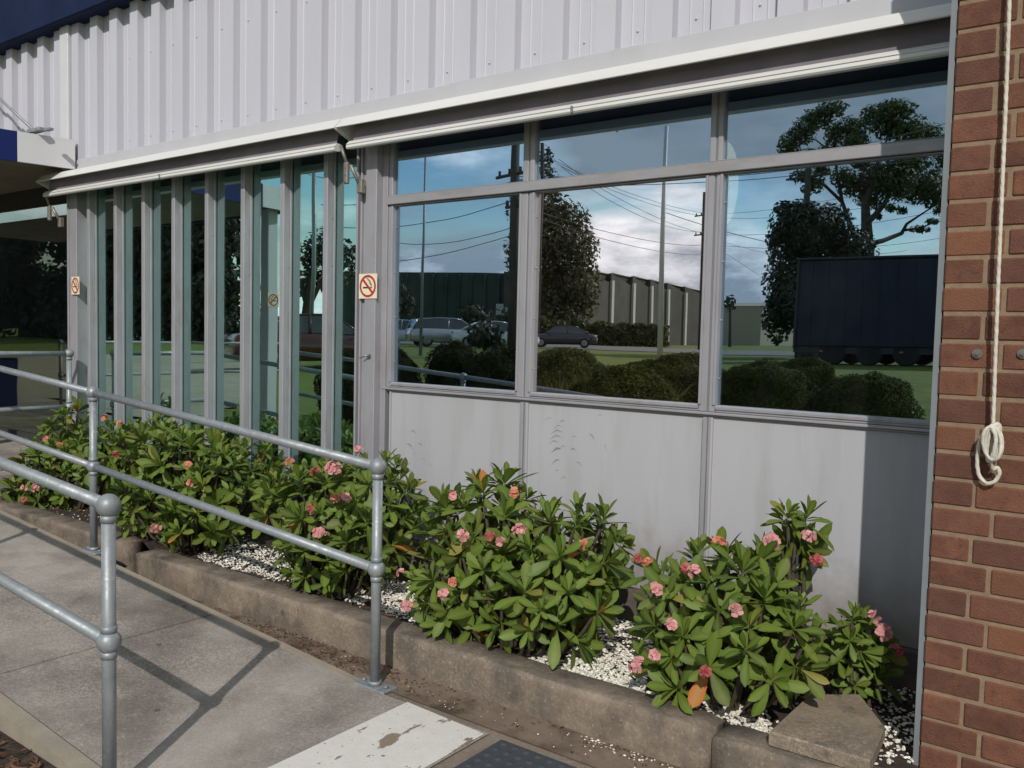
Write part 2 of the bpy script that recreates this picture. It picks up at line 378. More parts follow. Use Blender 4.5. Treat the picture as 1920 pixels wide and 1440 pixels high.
# ------------------------------------------------------------------ ground
def grid(x0, x1, nx, y0, y1, ny, fz):
    mb = MB(); vs = []
    for j in range(ny+1):
        for i in range(nx+1):
            x = x0(i/nx) if callable(x0) else x0+(x1-x0)*i/nx; y = y0(j/ny) if callable(y0) else y0+(y1-y0)*j/ny
            vs.append((x, y, fz(x, y)))
    mb.add(vs, [(j*(nx+1)+i, j*(nx+1)+i+1, (j+1)*(nx+1)+i+1, (j+1)*(nx+1)+i) for j in range(ny) for i in range(nx)], True)
    return mb
def sx(t): u = 2*t-1; return 900*(abs(u)**3)*(1 if u > 0 else -1)-4
def sy(t): u = 2*t-1; return (900*abs(u)**3*(1 if u > 0 else -1)) if True else 0
tag(obj('ground', grid(sx, None, 160, sy, None, 160, terr), grassm, origin=(0, 0, 0)), kind='structure')

SL, RX0 = .0718, -2.57
def rz(x): return max(0., min(.3226, SL*(RX0-x)))
# ramped concrete path, slabs with joints between
joints = [-2.57, -3.68, -6.10, -7.063]
pb = MB()
for a, b in zip(joints[:-1], joints[1:]):
    a2, b2 = (a-.005 if a < -2.6 else -2.5645), b+.005
    y0, y1 = 1.45, 2.50
    vs = [(a2, y0, rz(a2)), (a2, y1, rz(a2)), (b2, y1, rz(b2)), (b2, y0, rz(b2)), (a2, y0, -.1), (a2, y1, -.1), (b2, y1, -.1), (b2, y0, -.1)]
    pb.add(vs, [(0, 1, 2, 3), (0, 4, 5, 1), (1, 5, 6, 2), (2, 6, 7, 3), (3, 7, 4, 0)])
pb.add([(-2.56, 1.44, -.012), (-2.56, 2.5, -.012), (-7.07, 2.5, .31), (-7.07, 1.44, .31)], [(0, 1, 2, 3)])
pb.box(-14, -7.073, 1.45, 4.2, -.1, .3226)
tag(obj('path', pb, conc, origin=(-2.57, 1.45, 0)), kind='structure')
eb = MB()
for y0, y1, h in ((2.502, 2.535, .006), (1.385, 1.448, .012)):
    eb.add([(RX0+.0, y0, rz(RX0)+h), (RX0, y1, rz(RX0)+h), (-7.06, y1, rz(-7.06)+h), (-7.06, y0, rz(-7.06)+h), (RX0, y0, -.1), (RX0, y1, -.1), (-7.06, y1, -.1), (-7.06, y0, -.1)],
           [(0, 1, 2, 3), (0, 4, 5, 1), (1, 5, 6, 2), (2, 6, 7, 3), (3, 7, 4, 0)])
tag(obj('path_edge', eb, lipm, origin=(-2.57, 1.4, 0)), kind='structure')
# apron beyond the foot of the ramp
def az_(x, y): return .004*mnoise.noise(Vector((x*1.3, y*1.3, 0)))
tmp_ = MB(); tmp_.add([(-2.564, 1.3, .003), (-2.564, -2.5, .003), (-1.93, -2.5, .003), (-1.93, 2.50, .003), (-2.564, 2.50, .003)], [(0, 1, 2, 3, 4)]); tag(obj('path', tmp_, conc, origin=(-2.57, 1.45, 0)), kind='structure')
ap = grid(-2.565, 6, 60, -2.6, 2.56, 40, lambda x, y: az_(x, y)*.3-.003); tag(obj('apron', ap, apron, origin=(0, 0, 0)), kind='structure')
gu = MB(); gu.add([(-2.55, 2.536, .003), (-7.07, 2.536, .003), (-7.07, 2.72, .006), (-2.55, 2.72, .006)], [(0, 3, 2, 1)])
gu.add([(-2.55, 2.536, .003), (-2.55, 2.72, .006), (6, 2.72, .006), (6, 2.53, .0035)], [(0, 3, 2, 1)][:1])
tag(obj('drain_channel', gu, gutterm, origin=(-2.57, 2.6, 0)), kind='structure')
PVP = [(-9.3, 1.375), (-12.3, -1.9), (-26.5, -12.2), (-32, -6), (-32, 6), (-14.01, 6), (-14.01, 1.375)]
def inpoly(x, y, P):
    c = False; j = len(P)-1
    for i in range(len(P)):
        if (P[i][1] > y) != (P[j][1] > y) and x < (P[j][0]-P[i][0])*(y-P[i][1])/(P[j][1]-P[i][1])+P[i][0]: c = not c
        j = i
    return c
pv = MB(); q_ = .25
for i in range(96):
    for j in range(76):
        x, y = -32+i*q_, -12.5+j*q_
        if inpoly(x+q_/2, y+q_/2, PVP): pv.add([(a, b, max(.315, terr(a, b)+.02)) for a, b in ((x, y), (x+q_, y), (x+q_, y+q_), (x, y+q_))], [(0, 1, 2, 3)])
tag(obj('paved_yard', pv, pavem, origin=(-14, 0, 0)), kind='structure')
# garden strip on the near side of the ramp
gs = MB(); gs.box(-7.38, -2.75, .2, 1.383, -.15, -.004); tag(obj('garden_soil', gs, dirt, origin=(-4, 1, 0)), kind='structure')
# painted bar
pm = MB(); y1 = 2.505
pm.add([(-2.355, -2, .005), (-1.94, -2, .005), (-1.94, y1-.02, .005), (-2.353, y1, .005)], [(0, 1, 2, 3)])
tag(obj('painted_marking', pm, wornpaint, origin=(-2.1, 1.6, 0)), kind='structure')

# ------------------------------------------------------------------ planter: kerb, soil, pebbles
KY0, KY1, KZ = 2.72, 2.87, .167
kb = MB()
def kerbseg(x0, x1, z=KZ, r=.007, wob=.006):
    n = max(2, int(abs(x1-x0)/.06)); rows = []
    for i in range(n+1):
        x = x0+(x1-x0)*i/n; w = wob*mnoise.noise(Vector((x*3, 0, 1))); w2 = wob*mnoise.noise(Vector((x*3, 4, 1)))
        e = .012 if i in (0, n) else 0
        rows.append([(x, KY0+w+e, -.05), (x, KY0+w+e, z-r-.02-e), (x, KY0+w+r*.35+e, z-r*.4-e), (x, KY0+w+r+.01+e, z+w2-e), (x, KY1-.012, z+w2-e), (x, KY1, z-.012-e), (x, KY1, -.05)])
    m = 7; vs = [p for rw in rows for p in rw]
    fs = [(i*m+k, i*m+k+1, (i+1)*m+k+1, (i+1)*m+k) for i in range(n) for k in range(m-1)]
    fs = [f if x0 > x1 else f[::-1] for f in fs]
    fs += [tuple(range(m)), tuple(reversed(range(n*m, n*m+m)))]
    kb.add(vs, fs, True)
kerbseg(-4.78, -1.156); kerbseg(-1.145, -.40, KZ-.012); kerbseg(-7.06, -4.93, KZ+.03)
kerb = tag(obj('garden_kerb', kb, kerbm), 'weathered brown concrete kerb holding the flower bed above the drain', 'kerb')
so_ = grid(-7.35, -.2, 120, 2.86, 3.70, 14, lambda x, y: .135+.018*mnoise.noise(Vector((x*4, y*4, 0)))+(.03 if x < -4.9 else 0))
tag(obj('planter_soil', so_, dirt, origin=(-3.7, 3.2, .1)), kind='structure')
# slab on the end of the kerb
sl = MB(); poly = [at_[:2] for at_ in (tuple(atz(1442, 1372, .205)), tuple(atz(1632, 1427, .205)), tuple(atz(1660, 1362, .205)), tuple(atz(1612, 1302, .205)), tuple(atz(1518, 1302, .205)))]
sl.prism(poly, .160, .207, .006)
tag(obj('concrete_slab', sl, slabm), 'loose five-sided concrete slab lying on the right end of the kerb', 'slab')

def stone(mb, c, r):
    q = random.random()*6.28; a = Vector((cos(q), sin(q), 0)); b = Vector((-sin(q), cos(q), 0)); u = Vector((random.uniform(-.3, .3), random.uniform(-.3, .3), 1))
    sx_, sy_, sz_ = r*random.uniform(.8, 1.3), r*random.uniform(.6, 1), r*random.uniform(.45, .8); c = Vector(c)
    vs = [c-a*sx_, c+a*sx_, c-b*sy_, c+b*sy_, c+u*sz_, c-u*sz_, c+(a*.6*sx_+b*.6*sy_+u*.5*sz_), c+(-a*.6*sx_+b*.55*sy_+u*.5*sz_), c+(-a*.6*sx_-b*.6*sy_+u*.5*sz_), c+(a*.6*sx_-b*.6*sy_+u*.5*sz_)]
    mb.add(vs, [(4, 9, 6), (4, 6, 7), (4, 7, 8), (4, 8, 9), (9, 1, 6), (6, 3, 7), (7, 0, 8), (8, 2, 9), (1, 3, 6), (3, 0, 7), (0, 2, 8), (2, 1, 9), (1, 5, 3), (3, 5, 0), (0, 5, 2), (2, 5, 1)], False)
pe = MB()
def soilz(x, y): return .135+.018*mnoise.noise(Vector((x*4, y*4, 0)))+(.03 if x < -4.9 else 0)
patches = [([(370, 1045), (400, 1025), (470, 1015), (560, 1050), (560, 1090), (500, 1085)], 1500),
           ([(630, 1120), (660, 1085), (790, 1090), (800, 1160), (770, 1165), (700, 1135)], 1900),
           ([(960, 1230), (1030, 1190), (1100, 1150), (1230, 1150), (1220, 1240), (1200, 1330), (1100, 1275)], 5200),
           ([(1180, 1310), (1250, 1290), (1440, 1330), (1450, 1372), (1400, 1375)], 1500),
           ([(1600, 1270), (1720, 1250), (1715, 1440), (1640, 1440), (1665, 1350)], 350)]
for P, n in patches:
    u0, u1 = min(p[0] for p in P), max(p[0] for p in P); v0, v1 = min(p[1] for p in P), max(p[1] for p in P); k = 0
    while k < n:
        u, v = random.uniform(u0, u1), random.uniform(v0, v1)
        if not inpoly(u, v, P): k += .2; continue
        p = atz(u, v, .145); k += 1
        if not (KY1 < p.y < 3.66): continue
        if mnoise.noise(Vector((p.x*7, p.y*7, 3))) < -.28 and random.random() < .8: continue
        stone(pe, (p.x, p.y, soilz(p.x, p.y)+random.uniform(.002, .012)), random.uniform(.0045, .0098))
for k in range(500):
    x = random.uniform(-6.5, -.5); y = random.uniform(2.88, 3.5); stone(pe, (x, y, soilz(x, y)+.004), random.uniform(.003, .008))
for k in range(150):
    u = random.uniform(1090, 1300); v = 1385+(u-1090)*.24+random.gauss(0, 9); p = atz(u, v, .004)
    if p.y < 2.71: stone(pe, (p.x, p.y, .008), random.uniform(.003, .0065))
for k in range(60):
    x = random.uniform(-3, -1); y = random.uniform(2.55, 2.7); stone(pe, (x, y, .008), random.uniform(.002, .004))
for k in range(150):
    p = atz(random.uniform(1640, 1720), random.uniform(1380, 1440), .02); stone(pe, (p.x, p.y, .012), random.uniform(.004, .008))
tag(obj('pebbles', pe, pebm, origin=(-3, 3, .1)), 'white quartz pebbles scattered over the soil between the flowering shrubs', 'pebbles', kind='stuff')
ll = MB()
def scrap(x, y, z, s):
    n = Vector((random.uniform(-.5, .5), random.uniform(-.5, .5), 1)).normalized(); t = n.orthogonal(); t.rotate(Matrix.Rotation(random.random()*6.28, 3, n)); b = n.cross(t); p = Vector((x, y, z+s*.15)); w = s*random.uniform(.12, .4)
    ll.add([p-t*s*.5, p-b*w*.5+n*s*.1, p+t*s*.5, p+b*w*.5-n*s*.05], [(0, 1, 2, 3)])
for k in range(900):
    x = -3.2+random.gauss(0, .45); y = random.uniform(2.54, 2.72); scrap(x, y, .008, random.uniform(.006, .022))
for k in range(350): scrap(random.uniform(-6.5, -1.2), random.uniform(2.56, 2.72), .008, random.uniform(.005, .02))
for k in range(700): x, y = random.uniform(-6.6, -.6), random.uniform(2.88, 3.6); scrap(x, y, soilz(x, y)+.004, random.uniform(.01, .04))
for k in range(260):
    u = random.uniform(1090, 1300); v = 1388+(u-1090)*.25+random.gauss(0, 8); p = atz(u, v, .004)
    if p.y < 2.71: scrap(p.x, p.y, .008, random.uniform(.004, .014))
for k in range(700): scrap(random.uniform(-3.7, -2.76), random.uniform(.8, 1.37), .0, random.uniform(.012, .05))
tag(obj('leaf_litter', ll, litter, origin=(-3, 2.6, 0)), 'brown dead leaves and scraps lying in the drain channel and beds', 'leaf litter', kind='stuff')

# ------------------------------------------------------------------ rubber tactile mat
mt = MB(); mt.bbox(-1.853, -1.15, 1.35, 2.476, .004, .016, .003)
for i in range(14):
    for j in range(22):
        x, y = -1.82+i*.05, 2.45-j*.05
        vs = [(x+.016*cos(a)*q, y+.016*sin(a)*q, .0158+h) for q, h in ((1, 0), (.6, .0045)) for a in [k*pi/4 for k in range(8)]]
        mt.add(vs, [(k, (k+1) % 8, 8+(k+1) % 8, 8+k) for k in range(8)]+[tuple(range(8, 16))], True)
tag(obj('rubber_mat', mt, darkrub), 'dark grey studded rubber mat on the concrete at the bottom edge', 'mat')

# ------------------------------------------------------------------ office building
B = thing('office_building', (-4, 3.66, 0), 'office front of pale ribbed metal cladding above tinted windows and white panels', 'building')
# cladding: ribs 60 mm deep at 295 mm centres
cb = MB(); prof = []
x = -13.2
while x < -.3:
    prof += [(x, 3.650), (x+.055, 3.650), (x+.060, 3.646), (x+.065, 3.650), (x+.120, 3.650), (x+.125, 3.646), (x+.130, 3.650), (x+.165, 3.650), (x+.185, 3.596), (x+.294, 3.596)]
    x += .295
cb_v = [(a, b, 2.83) for a, b in prof]+[(a, b, 5.2) for a, b in prof]; n = len(prof)
off = (-7.142+13.2) % .295-.285
cb_v = [(a+off, b, c) for a, b, c in cb_v]
cb.add(cb_v, [(i, i+1, n+i+1, n+i) for i in range(n-1)])
for k in range(43):
    xx = -13.2+off+.295*k+.09
    if xx > -.5: break
    for zz in (2.93, 3.55): cb.ball((xx, 3.648, zz), .0065, 6, 4)
obj('metal_cladding', cb, clad, B)
f_ = MB(); f_.strip([(3.592, 2.84), (3.585, 2.835), (3.575, 2.76), (3.575, 2.70), (3.655, 2.70), (3.655, 2.84)], -7.26, -3.131)
f_.strip([(3.592, 2.845), (3.583, 2.84), (3.573, 2.76), (3.573, 2.70), (3.655, 2.70), (3.655, 2.845)], -3.13, -.4)
obj('base_flashing', f_, flash, B)
c_ = MB(); c_.bbox(-7.40, -7.265, 3.575, 3.66, 2.78, 5.2, .004); obj('corner_flashing', c_, wpaint, B)
rf = MB(); rf.bbox(-14, -.4, 3.49, 3.70, 3.935, 4.9, .01); obj('roof_fascia', rf, navy, B)
ft = MB(); ft.box(-7.35, -.3, 3.60, 3.80, -.1, .296); obj('footing', ft, footm, B)
hd = MB(); hd.box(-7.4, -.4, 3.67, 3.75, 2.62, 2.9); obj('window_head', hd, flash, B)
# room behind
rm = MB()
rm.add([(-7.4, 7.5, .2), (-.3, 7.5, .2), (-.3, 7.5, 2.9), (-7.4, 7.5, 2.9), (-7.4, 3.7, .2), (-.3, 3.7, .2), (-.3, 3.7, 2.9), (-7.4, 3.7, 2.9)], [(0, 1, 2, 3), (0, 4, 5, 1), (3, 2, 6, 7), (0, 3, 7, 4), (1, 5, 6, 2)])
obj('interior', rm, darkroom, B)

FY = 3.636
GX = [(at(741, 550, DG).x, at(971, 550, FY).x), (at(1004, 550, DG).x, at(1317, 550, FY).x), (at(1353, 550, DG).x, -.49)]
XC = [at(986.5, 550, FY).x, at(1334, 550, FY).x]
XB = [(-3.63, XC[0]-.005), (XC[0]+.005, XC[1]-.005), (XC[1]+.005, -.46)]
ZGB, ZFB = at(1003, 735, DG).z, at(977, 750, FY).z
g_teal = glassmat('glass_teal', (.56, .71, .84), .64, .0010); g_clear = glassmat('glass_grey', (.84, .82, .85), .78, .0008); g_grn = glassmat('glass_green', (.60, .84, .82), .66, .0012); g_ent = glassmat('glass_entrance', (.50, .54, .46), .34, .0015)
def wframe(x0, x1, z0, z1, w=(.05, .05, .05, .05), glass=g_teal, label=None, seam=True):   # left, right, bottom, top
    m = MB(); l, r, b, t = w
    m.bbox(x0, x0+l, FY, DG+.03, z0, z1, .003); m.bbox(x1-r, x1, FY, DG+.03, z0, z1, .003)
    m.bbox(x0+l+.001, x1-r-.001, FY-.002, DG+.03, z0, z0+b, .003)
    if t: m.bbox(x0+l+.001, x1-r-.001, FY-.002, DG+.03, z1-t, z1, .003)
    if seam:   # glazing beads and fixing screws
        m.bbox(x0+l-.013, x0+l-.0, FY-.008, FY+.004, z0+b, z1-t, .002); m.bbox(x1-r, x1-r+.012, FY-.008, FY+.004, z0+b, z1-t, .002)
        m.bbox(x0+l, x1-r, FY-.009, FY, z0+b-.014, z0+b-.002, .002); m.bbox(x0+l, x1-r, FY-.009, FY, z0+.012, z0+.018, .002)
        z = z0+b+.12
        while z < z1-.1:
            m.ball((x0+l+.003, FY+.022, z), .0045, 6, 4); z += .26
    o = obj('window_frame', m, alu, B)
    p = MB(); p.box(x0+l-.005, x1-r+.005, DG, DG+.006, z0+b-.005, z1-t+.005); obj('pane', p, glass, o)
    if label: o['label'] = label
    return o
for i, (a, b) in enumerate(XB):
    l, r = GX[i][0]-a, b-GX[i][1]
    wframe(a, b, ZFB+.014, 2.229, (l, r, ZGB-ZFB-.014, .004), (g_teal, g_clear, g_teal)[i], None)
    wframe(a+.0, b, 2.283, 2.70, (l*.72, r*.72, .005, .03), (g_teal, g_teal, g_teal)[i], None, False)
t_ = MB(); t_.bbox(-3.63, -.46, FY-.016, DG+.02, 2.232, 2.281, .003); obj('transom', t_, aluh, B)
s_ = MB()
s_.bbox(-3.66, -.46, FY-.012, DG, ZFB, ZFB+.013, .003); s_.bbox(-3.66, -.46, FY+.004, DG, ZFB-.010, ZFB-.001, .002); obj('sill', s_, aluh, B)
for x in XC:
    q = MB(); q.bbox(x-.017, x+.004, FY-.010, DG, .296, ZFB-.011, .003); q.bbox(x+.005, x+.018, FY+.002, DG, .296, ZFB-.011, .002); obj('mullion', q, alu, B)
    q = MB(); q.box(x-.0045, x+.0045, FY+.006, DG, ZFB+.014, 2.229); q.box(x-.0045, x+.0045, FY+.006, DG, 2.283, 2.7); obj('mullion', q, alud, B)
scuff = mat('rubber_scuff', (.16, .16, .165), (.33, .33, .33), 45., .8)
def panel(x0, x1):
    m = MB(); m.bbox(x0, x1, 3.648, 3.66, .30, ZFB-.011, .002)
    # thin edge bead
    m.box(x0, x0+.010, 3.636, 3.648, .30, ZFB-.011); m.box(x0+.010, x1, 3.640, 3.648, .30, .312)
    return obj('infill_panel', m, panelm, B)
pn = [panel(-3.60, XC[0]-.018), panel(XC[0]+.019, XC[1]-.018), panel(XC[1]+.019, -.46)]
def scuffs(parent, L):
    for (u, v, du, dv, w) in L:
        m = MB()
        a = at(u, v, 3.6475); b = at(u+du, v+dv, 3.6475); mid = (a+b)/2; mid.z += .18*abs(b.x-a.x)+.002; w = w*.0034
        m.add([(a.x, 3.6475, a.z), (mid.x, 3.6475, mid.z-w), (b.x, 3.6475, b.z), (mid.x, 3.6475, mid.z+w)], [(0, 1, 2, 3)])
        obj('scuff_mark', m, scuff, parent)
scuffs(pn[0], [(768, 809, 14, 5, 1.2), (760, 832, 16, 12, 1.5), (783, 831, 10, 8, 1.5), (775, 845, 4, 12, .8), (790, 858, 8, 10, .7), (800, 874, 10, -2, .5)])
scuffs(pn[1], [(1048, 793, 12, -3, .9), (1036, 805, 20, -5, .7), (1031, 814, 26, -3, 1.3), (1030, 824, 24, -4, 1.5), (1026, 834, 24, -4, 1), (1046, 842, 16, -4, .8), (1032, 850, 22, -8, 2.2), (1068, 843, 14, 3, 1.5), (1033, 872, 18, -10, 1.5), (1040, 884, 8, -1, 1), (1103, 812, 14, 17, 1.6), (1133, 832, 5, 16, 2), (1078, 866, 16, 12, 1), (1120, 780, 10, 0, .8), (1050, 900, 12, -5, .8), (1018, 790, 20, -4, .5), (1070, 820, 14, 2, .7)])

# left strip glazing: deep fins with tall panes between
FX = [-7.25]
for u in (213, 265, 321, 383, 450, 523.5, 604): FX.append(at(u, 550, 3.592).x)
fx0 = at(163, 550, 3.592).x; FX[0] = fx0
PXE = at(669, 550, 3.60).x
def fin(x):
    m = MB(); m.bbox(x, x+.040, 3.592, 3.70, .25, 2.72, .003)
    m.bbox(x+.0405, x+.047, 3.640, 3.656, .25, 2.72, .002)
    z = .4+random.random()*.05
    while z < 2.6: m.ball((x+.043, 3.634, z), .004, 6, 4); z += .29
    obj('fin', m, alu, B)
for x in FX: fin(x)
ed = [-7.33]+FX+[PXE]
for i in range(len(ed)-1):
    a = ed[i]+(.04 if i else .0); p = MB(); p.box(a, ed[i+1], DG, DG+.006, .25, 2.8); obj('pane', p, g_grn, B)
# corner post with channels, post beside the windows
m = MB(); xa = at(127, 550, 3.58).x; xb = at(145, 550, 3.58).x
m.bbox(xa, xb, 3.575, 3.75, .25, 2.72, .003); m.bbox(xa+.03, xa+.042, 3.566, 3.574, .25, 2.8, .002); obj('corner_post', m, alu, B)
m = MB()
x1 = at(675, 550, 3.60).x; x2 = at(688, 550, 3.60).x; x3 = at(704.5, 550, 3.585).x; x4 = -3.631
m.bbox(PXE, PXE+.014, 3.585, 3.70, .25, 2.72, .002)
m.bbox(PXE+.014, x1+.004, 3.63, 3.70, .25, 2.72, .002)
m.bbox(x1+.004, x1+.016, 3.590, 3.70, .25, 2.72, .002); m.bbox(x1+.016, x2-.006, 3.606, 3.70, .25, 2.72, .002); m.bbox(x2-.006, x2, 3.588, 3.70, .25, 2.72, .002)
m.bbox(x2, x3, 3.580, 3.70, .25, 2.72, .003)
m.bbox(x3, x4, 3.628, 3.70, .25, 2.72, .002)
obj('corner_post', m, alu, B)
# small latch on the post
m = MB(); p = at(690, 668, 3.575); m.box(p.x-.004, p.x+.02, 3.560, 3.580, p.z-.004, p.z+.006); m.tube([(p.x+.02, 3.574, p.z+.012), (p.x-.035, 3.54, p.z-.012)], .004, 6); obj('latch', m, steel, B)
# gap behind the pole, entrance glazing set back to the left of the corner
EY = 3.95
m = MB(); m.box(-7.42, -7.34, 3.75, EY+.1, .2, 2.9)
m.box(-14, -7.34, EY-.02, EY+.05, .32, .42); m.box(-14, -7.34, EY-.02, EY+.05, 2.62, 2.80)
obj('entrance_frame', m, darkroom, B)
xs = [-14, -11.2, -9.62, -7.42]
for a, b in zip(xs[:-1], xs[1:]):
    m = MB(); m.box(a+.006, b-.006, EY, EY+.008, .42, 2.62); obj('entrance_pane', m, g_ent, B)
m = MB(); m.box(-14, -7.34, EY+1.6, EY+1.7, .2, 2.9); obj('interior_wall', m, darkroom, B)

# no smoking stickers
def sign(cx, y, cz, w, h, label, normal='y'):  # normal: which way the sticker faces
    T = thing('no_smoking_sign', (cx, y, cz), label, 'sign', 'square no smoking stickers')
    cream = mat('sticker_cream', (.78, .70, .50), rough=.5); rd = mat('sticker_red', (.42, .03, .04), rough=.5); bk = mat('sticker_black', (.02, .02, .02), rough=.5)
    def P(a, b, d): return (cx+a*w, y-d, cz+b*h) if normal == 'y' else (cx+d, y+a*w, cz+b*h)
    def poly(mb, pts, d): mb.add([P(a, b, d) for a, b in pts], [tuple(range(len(pts)))])
    m = MB(); v = [P(a, b, d) for d in (0, .0015) for a, b in ((-.5, -.5), (.5, -.5), (.5, .5), (-.5, .5))]; m.add(v, [(4, 5, 6, 7), (0, 1, 5, 4), (1, 2, 6, 5), (2, 3, 7, 6), (3, 0, 4, 7)]); obj('backing', m, cream, T)
    m = MB(); n = 40
    for i in range(n):
        t0, t1 = 2*pi*i/n, 2*pi*(i+1)/n; poly(m, [(.36*cos(t0), .36*sin(t0)), (.45*cos(t0), .45*sin(t0)), (.45*cos(t1), .45*sin(t1)), (.36*cos(t1), .36*sin(t1))], .003)
    c, s = cos(-pi/4), sin(-pi/4); poly(m, [(c*a-s*b, s*a+c*b) for a, b in ((-.37, -.05), (.37, -.05), (.37, .05), (-.37, .05))], .0034); obj('prohibition_ring', m, rd, T)
    m = MB(); poly(m, [(-.27, -.09), (.13, -.09), (.13, -.03), (-.27, -.03)], .0026); poly(m, [(.15, -.09), (.19, -.09), (.19, -.03), (.15, -.03)], .0026); poly(m, [(.205, -.09), (.24, -.09), (.24, -.03), (.205, -.03)], .0026)
    pts = [(.22, -.01), (.22, .07), (.14, .12), (.16, .19), (.07, .22), (.06, .28), (-.02, .30)]
    for q in range(2):
        for (a, b), (c_, d_) in zip(pts[:-1], pts[1:]):
            a -= q*.07; c_ -= q*.07; b += q*.02; d_ += q*.02
            poly(m, [(a-.012, b-.012), (a+.014, b), (c_+.014, d_+.012), (c_-.012, d_)], .0026)
    obj('cigarette', m, bk, T)
pc = at(690.5, 536.5, 3.578); sign(pc.x, 3.576, pc.z, .150, .145, 'white and red no smoking sticker on the post between the fins and windows')
pc = at(140, 535.5, 3.56); sign(pc.x+.01, 3.562, pc.z, .13, .145, 'small faded no smoking sticker on the corner post beside the entrance')

# ------------------------------------------------------------------ folding awnings
def awning(x0, x1, label, arms):
    T = thing('folding_awning', ((x0+x1)/2, 3.58, 2.6), label, 'awning', 'white folding awnings above the glazing')
    h = MB(); h.strip([(3.572, 2.742), (3.484, 2.728), (3.474, 2.722), (3.424, 2.670), (3.421, 2.663), (3.427, 2.660), (3.436, 2.668), (3.482, 2.712), (3.572, 2.728)], x0, x1); obj('hood', h, awhite, T)
    b = MB(); b.strip([(3.500, 2.586), (3.474, 2.588), (3.455, 2.570), (3.450, 2.548), (3.456, 2.540), (3.50, 2.545)], x0+.06, x1-.03); b.strip([(3.4552, 2.5695), (3.450, 2.568), (3.450, 2.565), (3.4542, 2.565)], x0+.06, x1-.03); fb = obj('front_bar', b, awhite, T)
    r = MB(); r.tube([(x0+.08, 3.532, 2.675), (x1-.05, 3.532, 2.675)], .030, 16); r.strip([(3.508, 2.70), (3.486, 2.588), (3.490, 2.588), (3.512, 2.70)], x0+.08, x1-.05); obj('fabric_roll', r, afab, T)
    e = MB(); e.strip([(3.572, 2.741), (3.484, 2.727), (3.428, 2.671), (3.424, 2.662), (3.57, 2.60)], x0-.001, x0+.010); obj('end_cap', e, awhite, T); e = MB(); e.strip([(3.572, 2.741), (3.484, 2.727), (3.428, 2.671), (3.424, 2.662), (3.57, 2.60)], x1-.010, x1+.001); obj('end_cap', e, awhite, T)
    for xa in arms:
        a = MB(); z0 = 2.62
        a.tube([(xa, 3.47, 2.57), (xa+.03, 3.49, 2.47)], .010, 8); a.bbox(xa+.014, xa+.046, 3.478, 3.502, 2.35, 2.475, .004); a.tube([(xa+.05, 3.50, 2.46), (xa+.075, 3.56, 2.34)], .012, 8); a.bbox(xa+.06, xa+.10, 3.54, 3.578, 2.30, 2.38, .004)
        for dz in (0, .04, .08): a.tube([(xa+.03, 3.473, 2.365+dz), (xa+.03, 3.507, 2.365+dz)], .007, 8)
        obj('folding_arm', a, aarm, T)
    c = MB(); xm = x0+(x1-x0)*.49; c.bbox(xm, xm+.014, 3.444, 3.449, 2.548, 2.572, .002); c.tube([(xm+.007, 3.448, 2.535), (xm+.007, 3.448, 2.555)], .004, 6); obj('bar_clip', c, steel, T)
    return T
awning(-7.50, -3.865, 'long white folding awning over the narrow finned strips, left of the bracket', [-7.44])
awning(-3.855, -.60, 'white folding awning over the three wide windows, running to the brickwork', [-3.86])

# ------------------------------------------------------------------ entrance canopy
K = thing('entrance_canopy', (-7.7, 2.3, 2.76), 'flat entrance canopy with blue and white banded fascia, left of the fins', 'canopy')
Pa, Pb = Vector((-7.13, 3.565)), Vector((-7.60, 1.15)); zb0, zb1 = 2.757, 2.99
dv = (Pb-Pa); nrm = Vector((-dv.y, dv.x)).normalized()
def fasc(t0, t1, m_, nm):
    a, b = Pa+dv*t0, Pa+dv*t1; q = nrm*-.03; mb = MB()
    vs = [(a.x, a.y), (b.x, b.y), (b.x+q.x, b.y+q.y), (a.x+q.x, a.y+q.y)]; mb.prism(vs, zb0, zb1); obj(nm, mb, m_, K)
fasc(0, .17, wpaint, 'white_fascia'); fasc(.1705, .80, bluep, 'blue_fascia'); fasc(.8005, 1, wpaint, 'white_fascia')
mb = MB(); mb.box(-14, Pb.x-.005, 1.15, 1.18, zb0, zb1); obj('blue_fascia', mb, bluep, K)
mb = MB(); mb.prism([(-14, 1.185), (Pb.x-.035, 1.185), (Pa.x-.045, 3.56), (-14, 3.56)], zb0+.02, zb1-.02); obj('soffit', mb, soff, K)
mb = MB(); mb.prism([(-14, 3.565), (-7.40, 3.565), (-7.40, 4.6), (-14, 4.6)], zb0+.02, zb1-.02); obj('soffit', mb, soff, K)
mb = MB(); p0 = at(62, 243, 3.3); p1 = at(0, 172, 3.45); mb.tube([(p0.x, 3.3, p0.z), (p1.x+(p1.x-p0.x)*1.2, 3.45, p1.z+(p1.z-p0.z)*1.2)], .011, 8); mb.bbox(p0.x-.05, p0.x+.16, 3.27, 3.33, p0.z-.03, p0.z-.0, .004); mb.bbox(p0.x+.22, p0.x+.30, 3.28, 3.32, p0.z-.04, p0.z-.02, .003); obj('tie_rod', mb, galv, K)
mb = MB(); mb.bbox(-7.82, -7.69, 1.29, 1.42, .32, zb0+.02, .006); obj('column', mb, wpaint, K)
sign(-7.688, 1.355, 1.81, .14, .145, 'no smoking sticker on the white canopy column, seen mirrored in the fins', 'x')

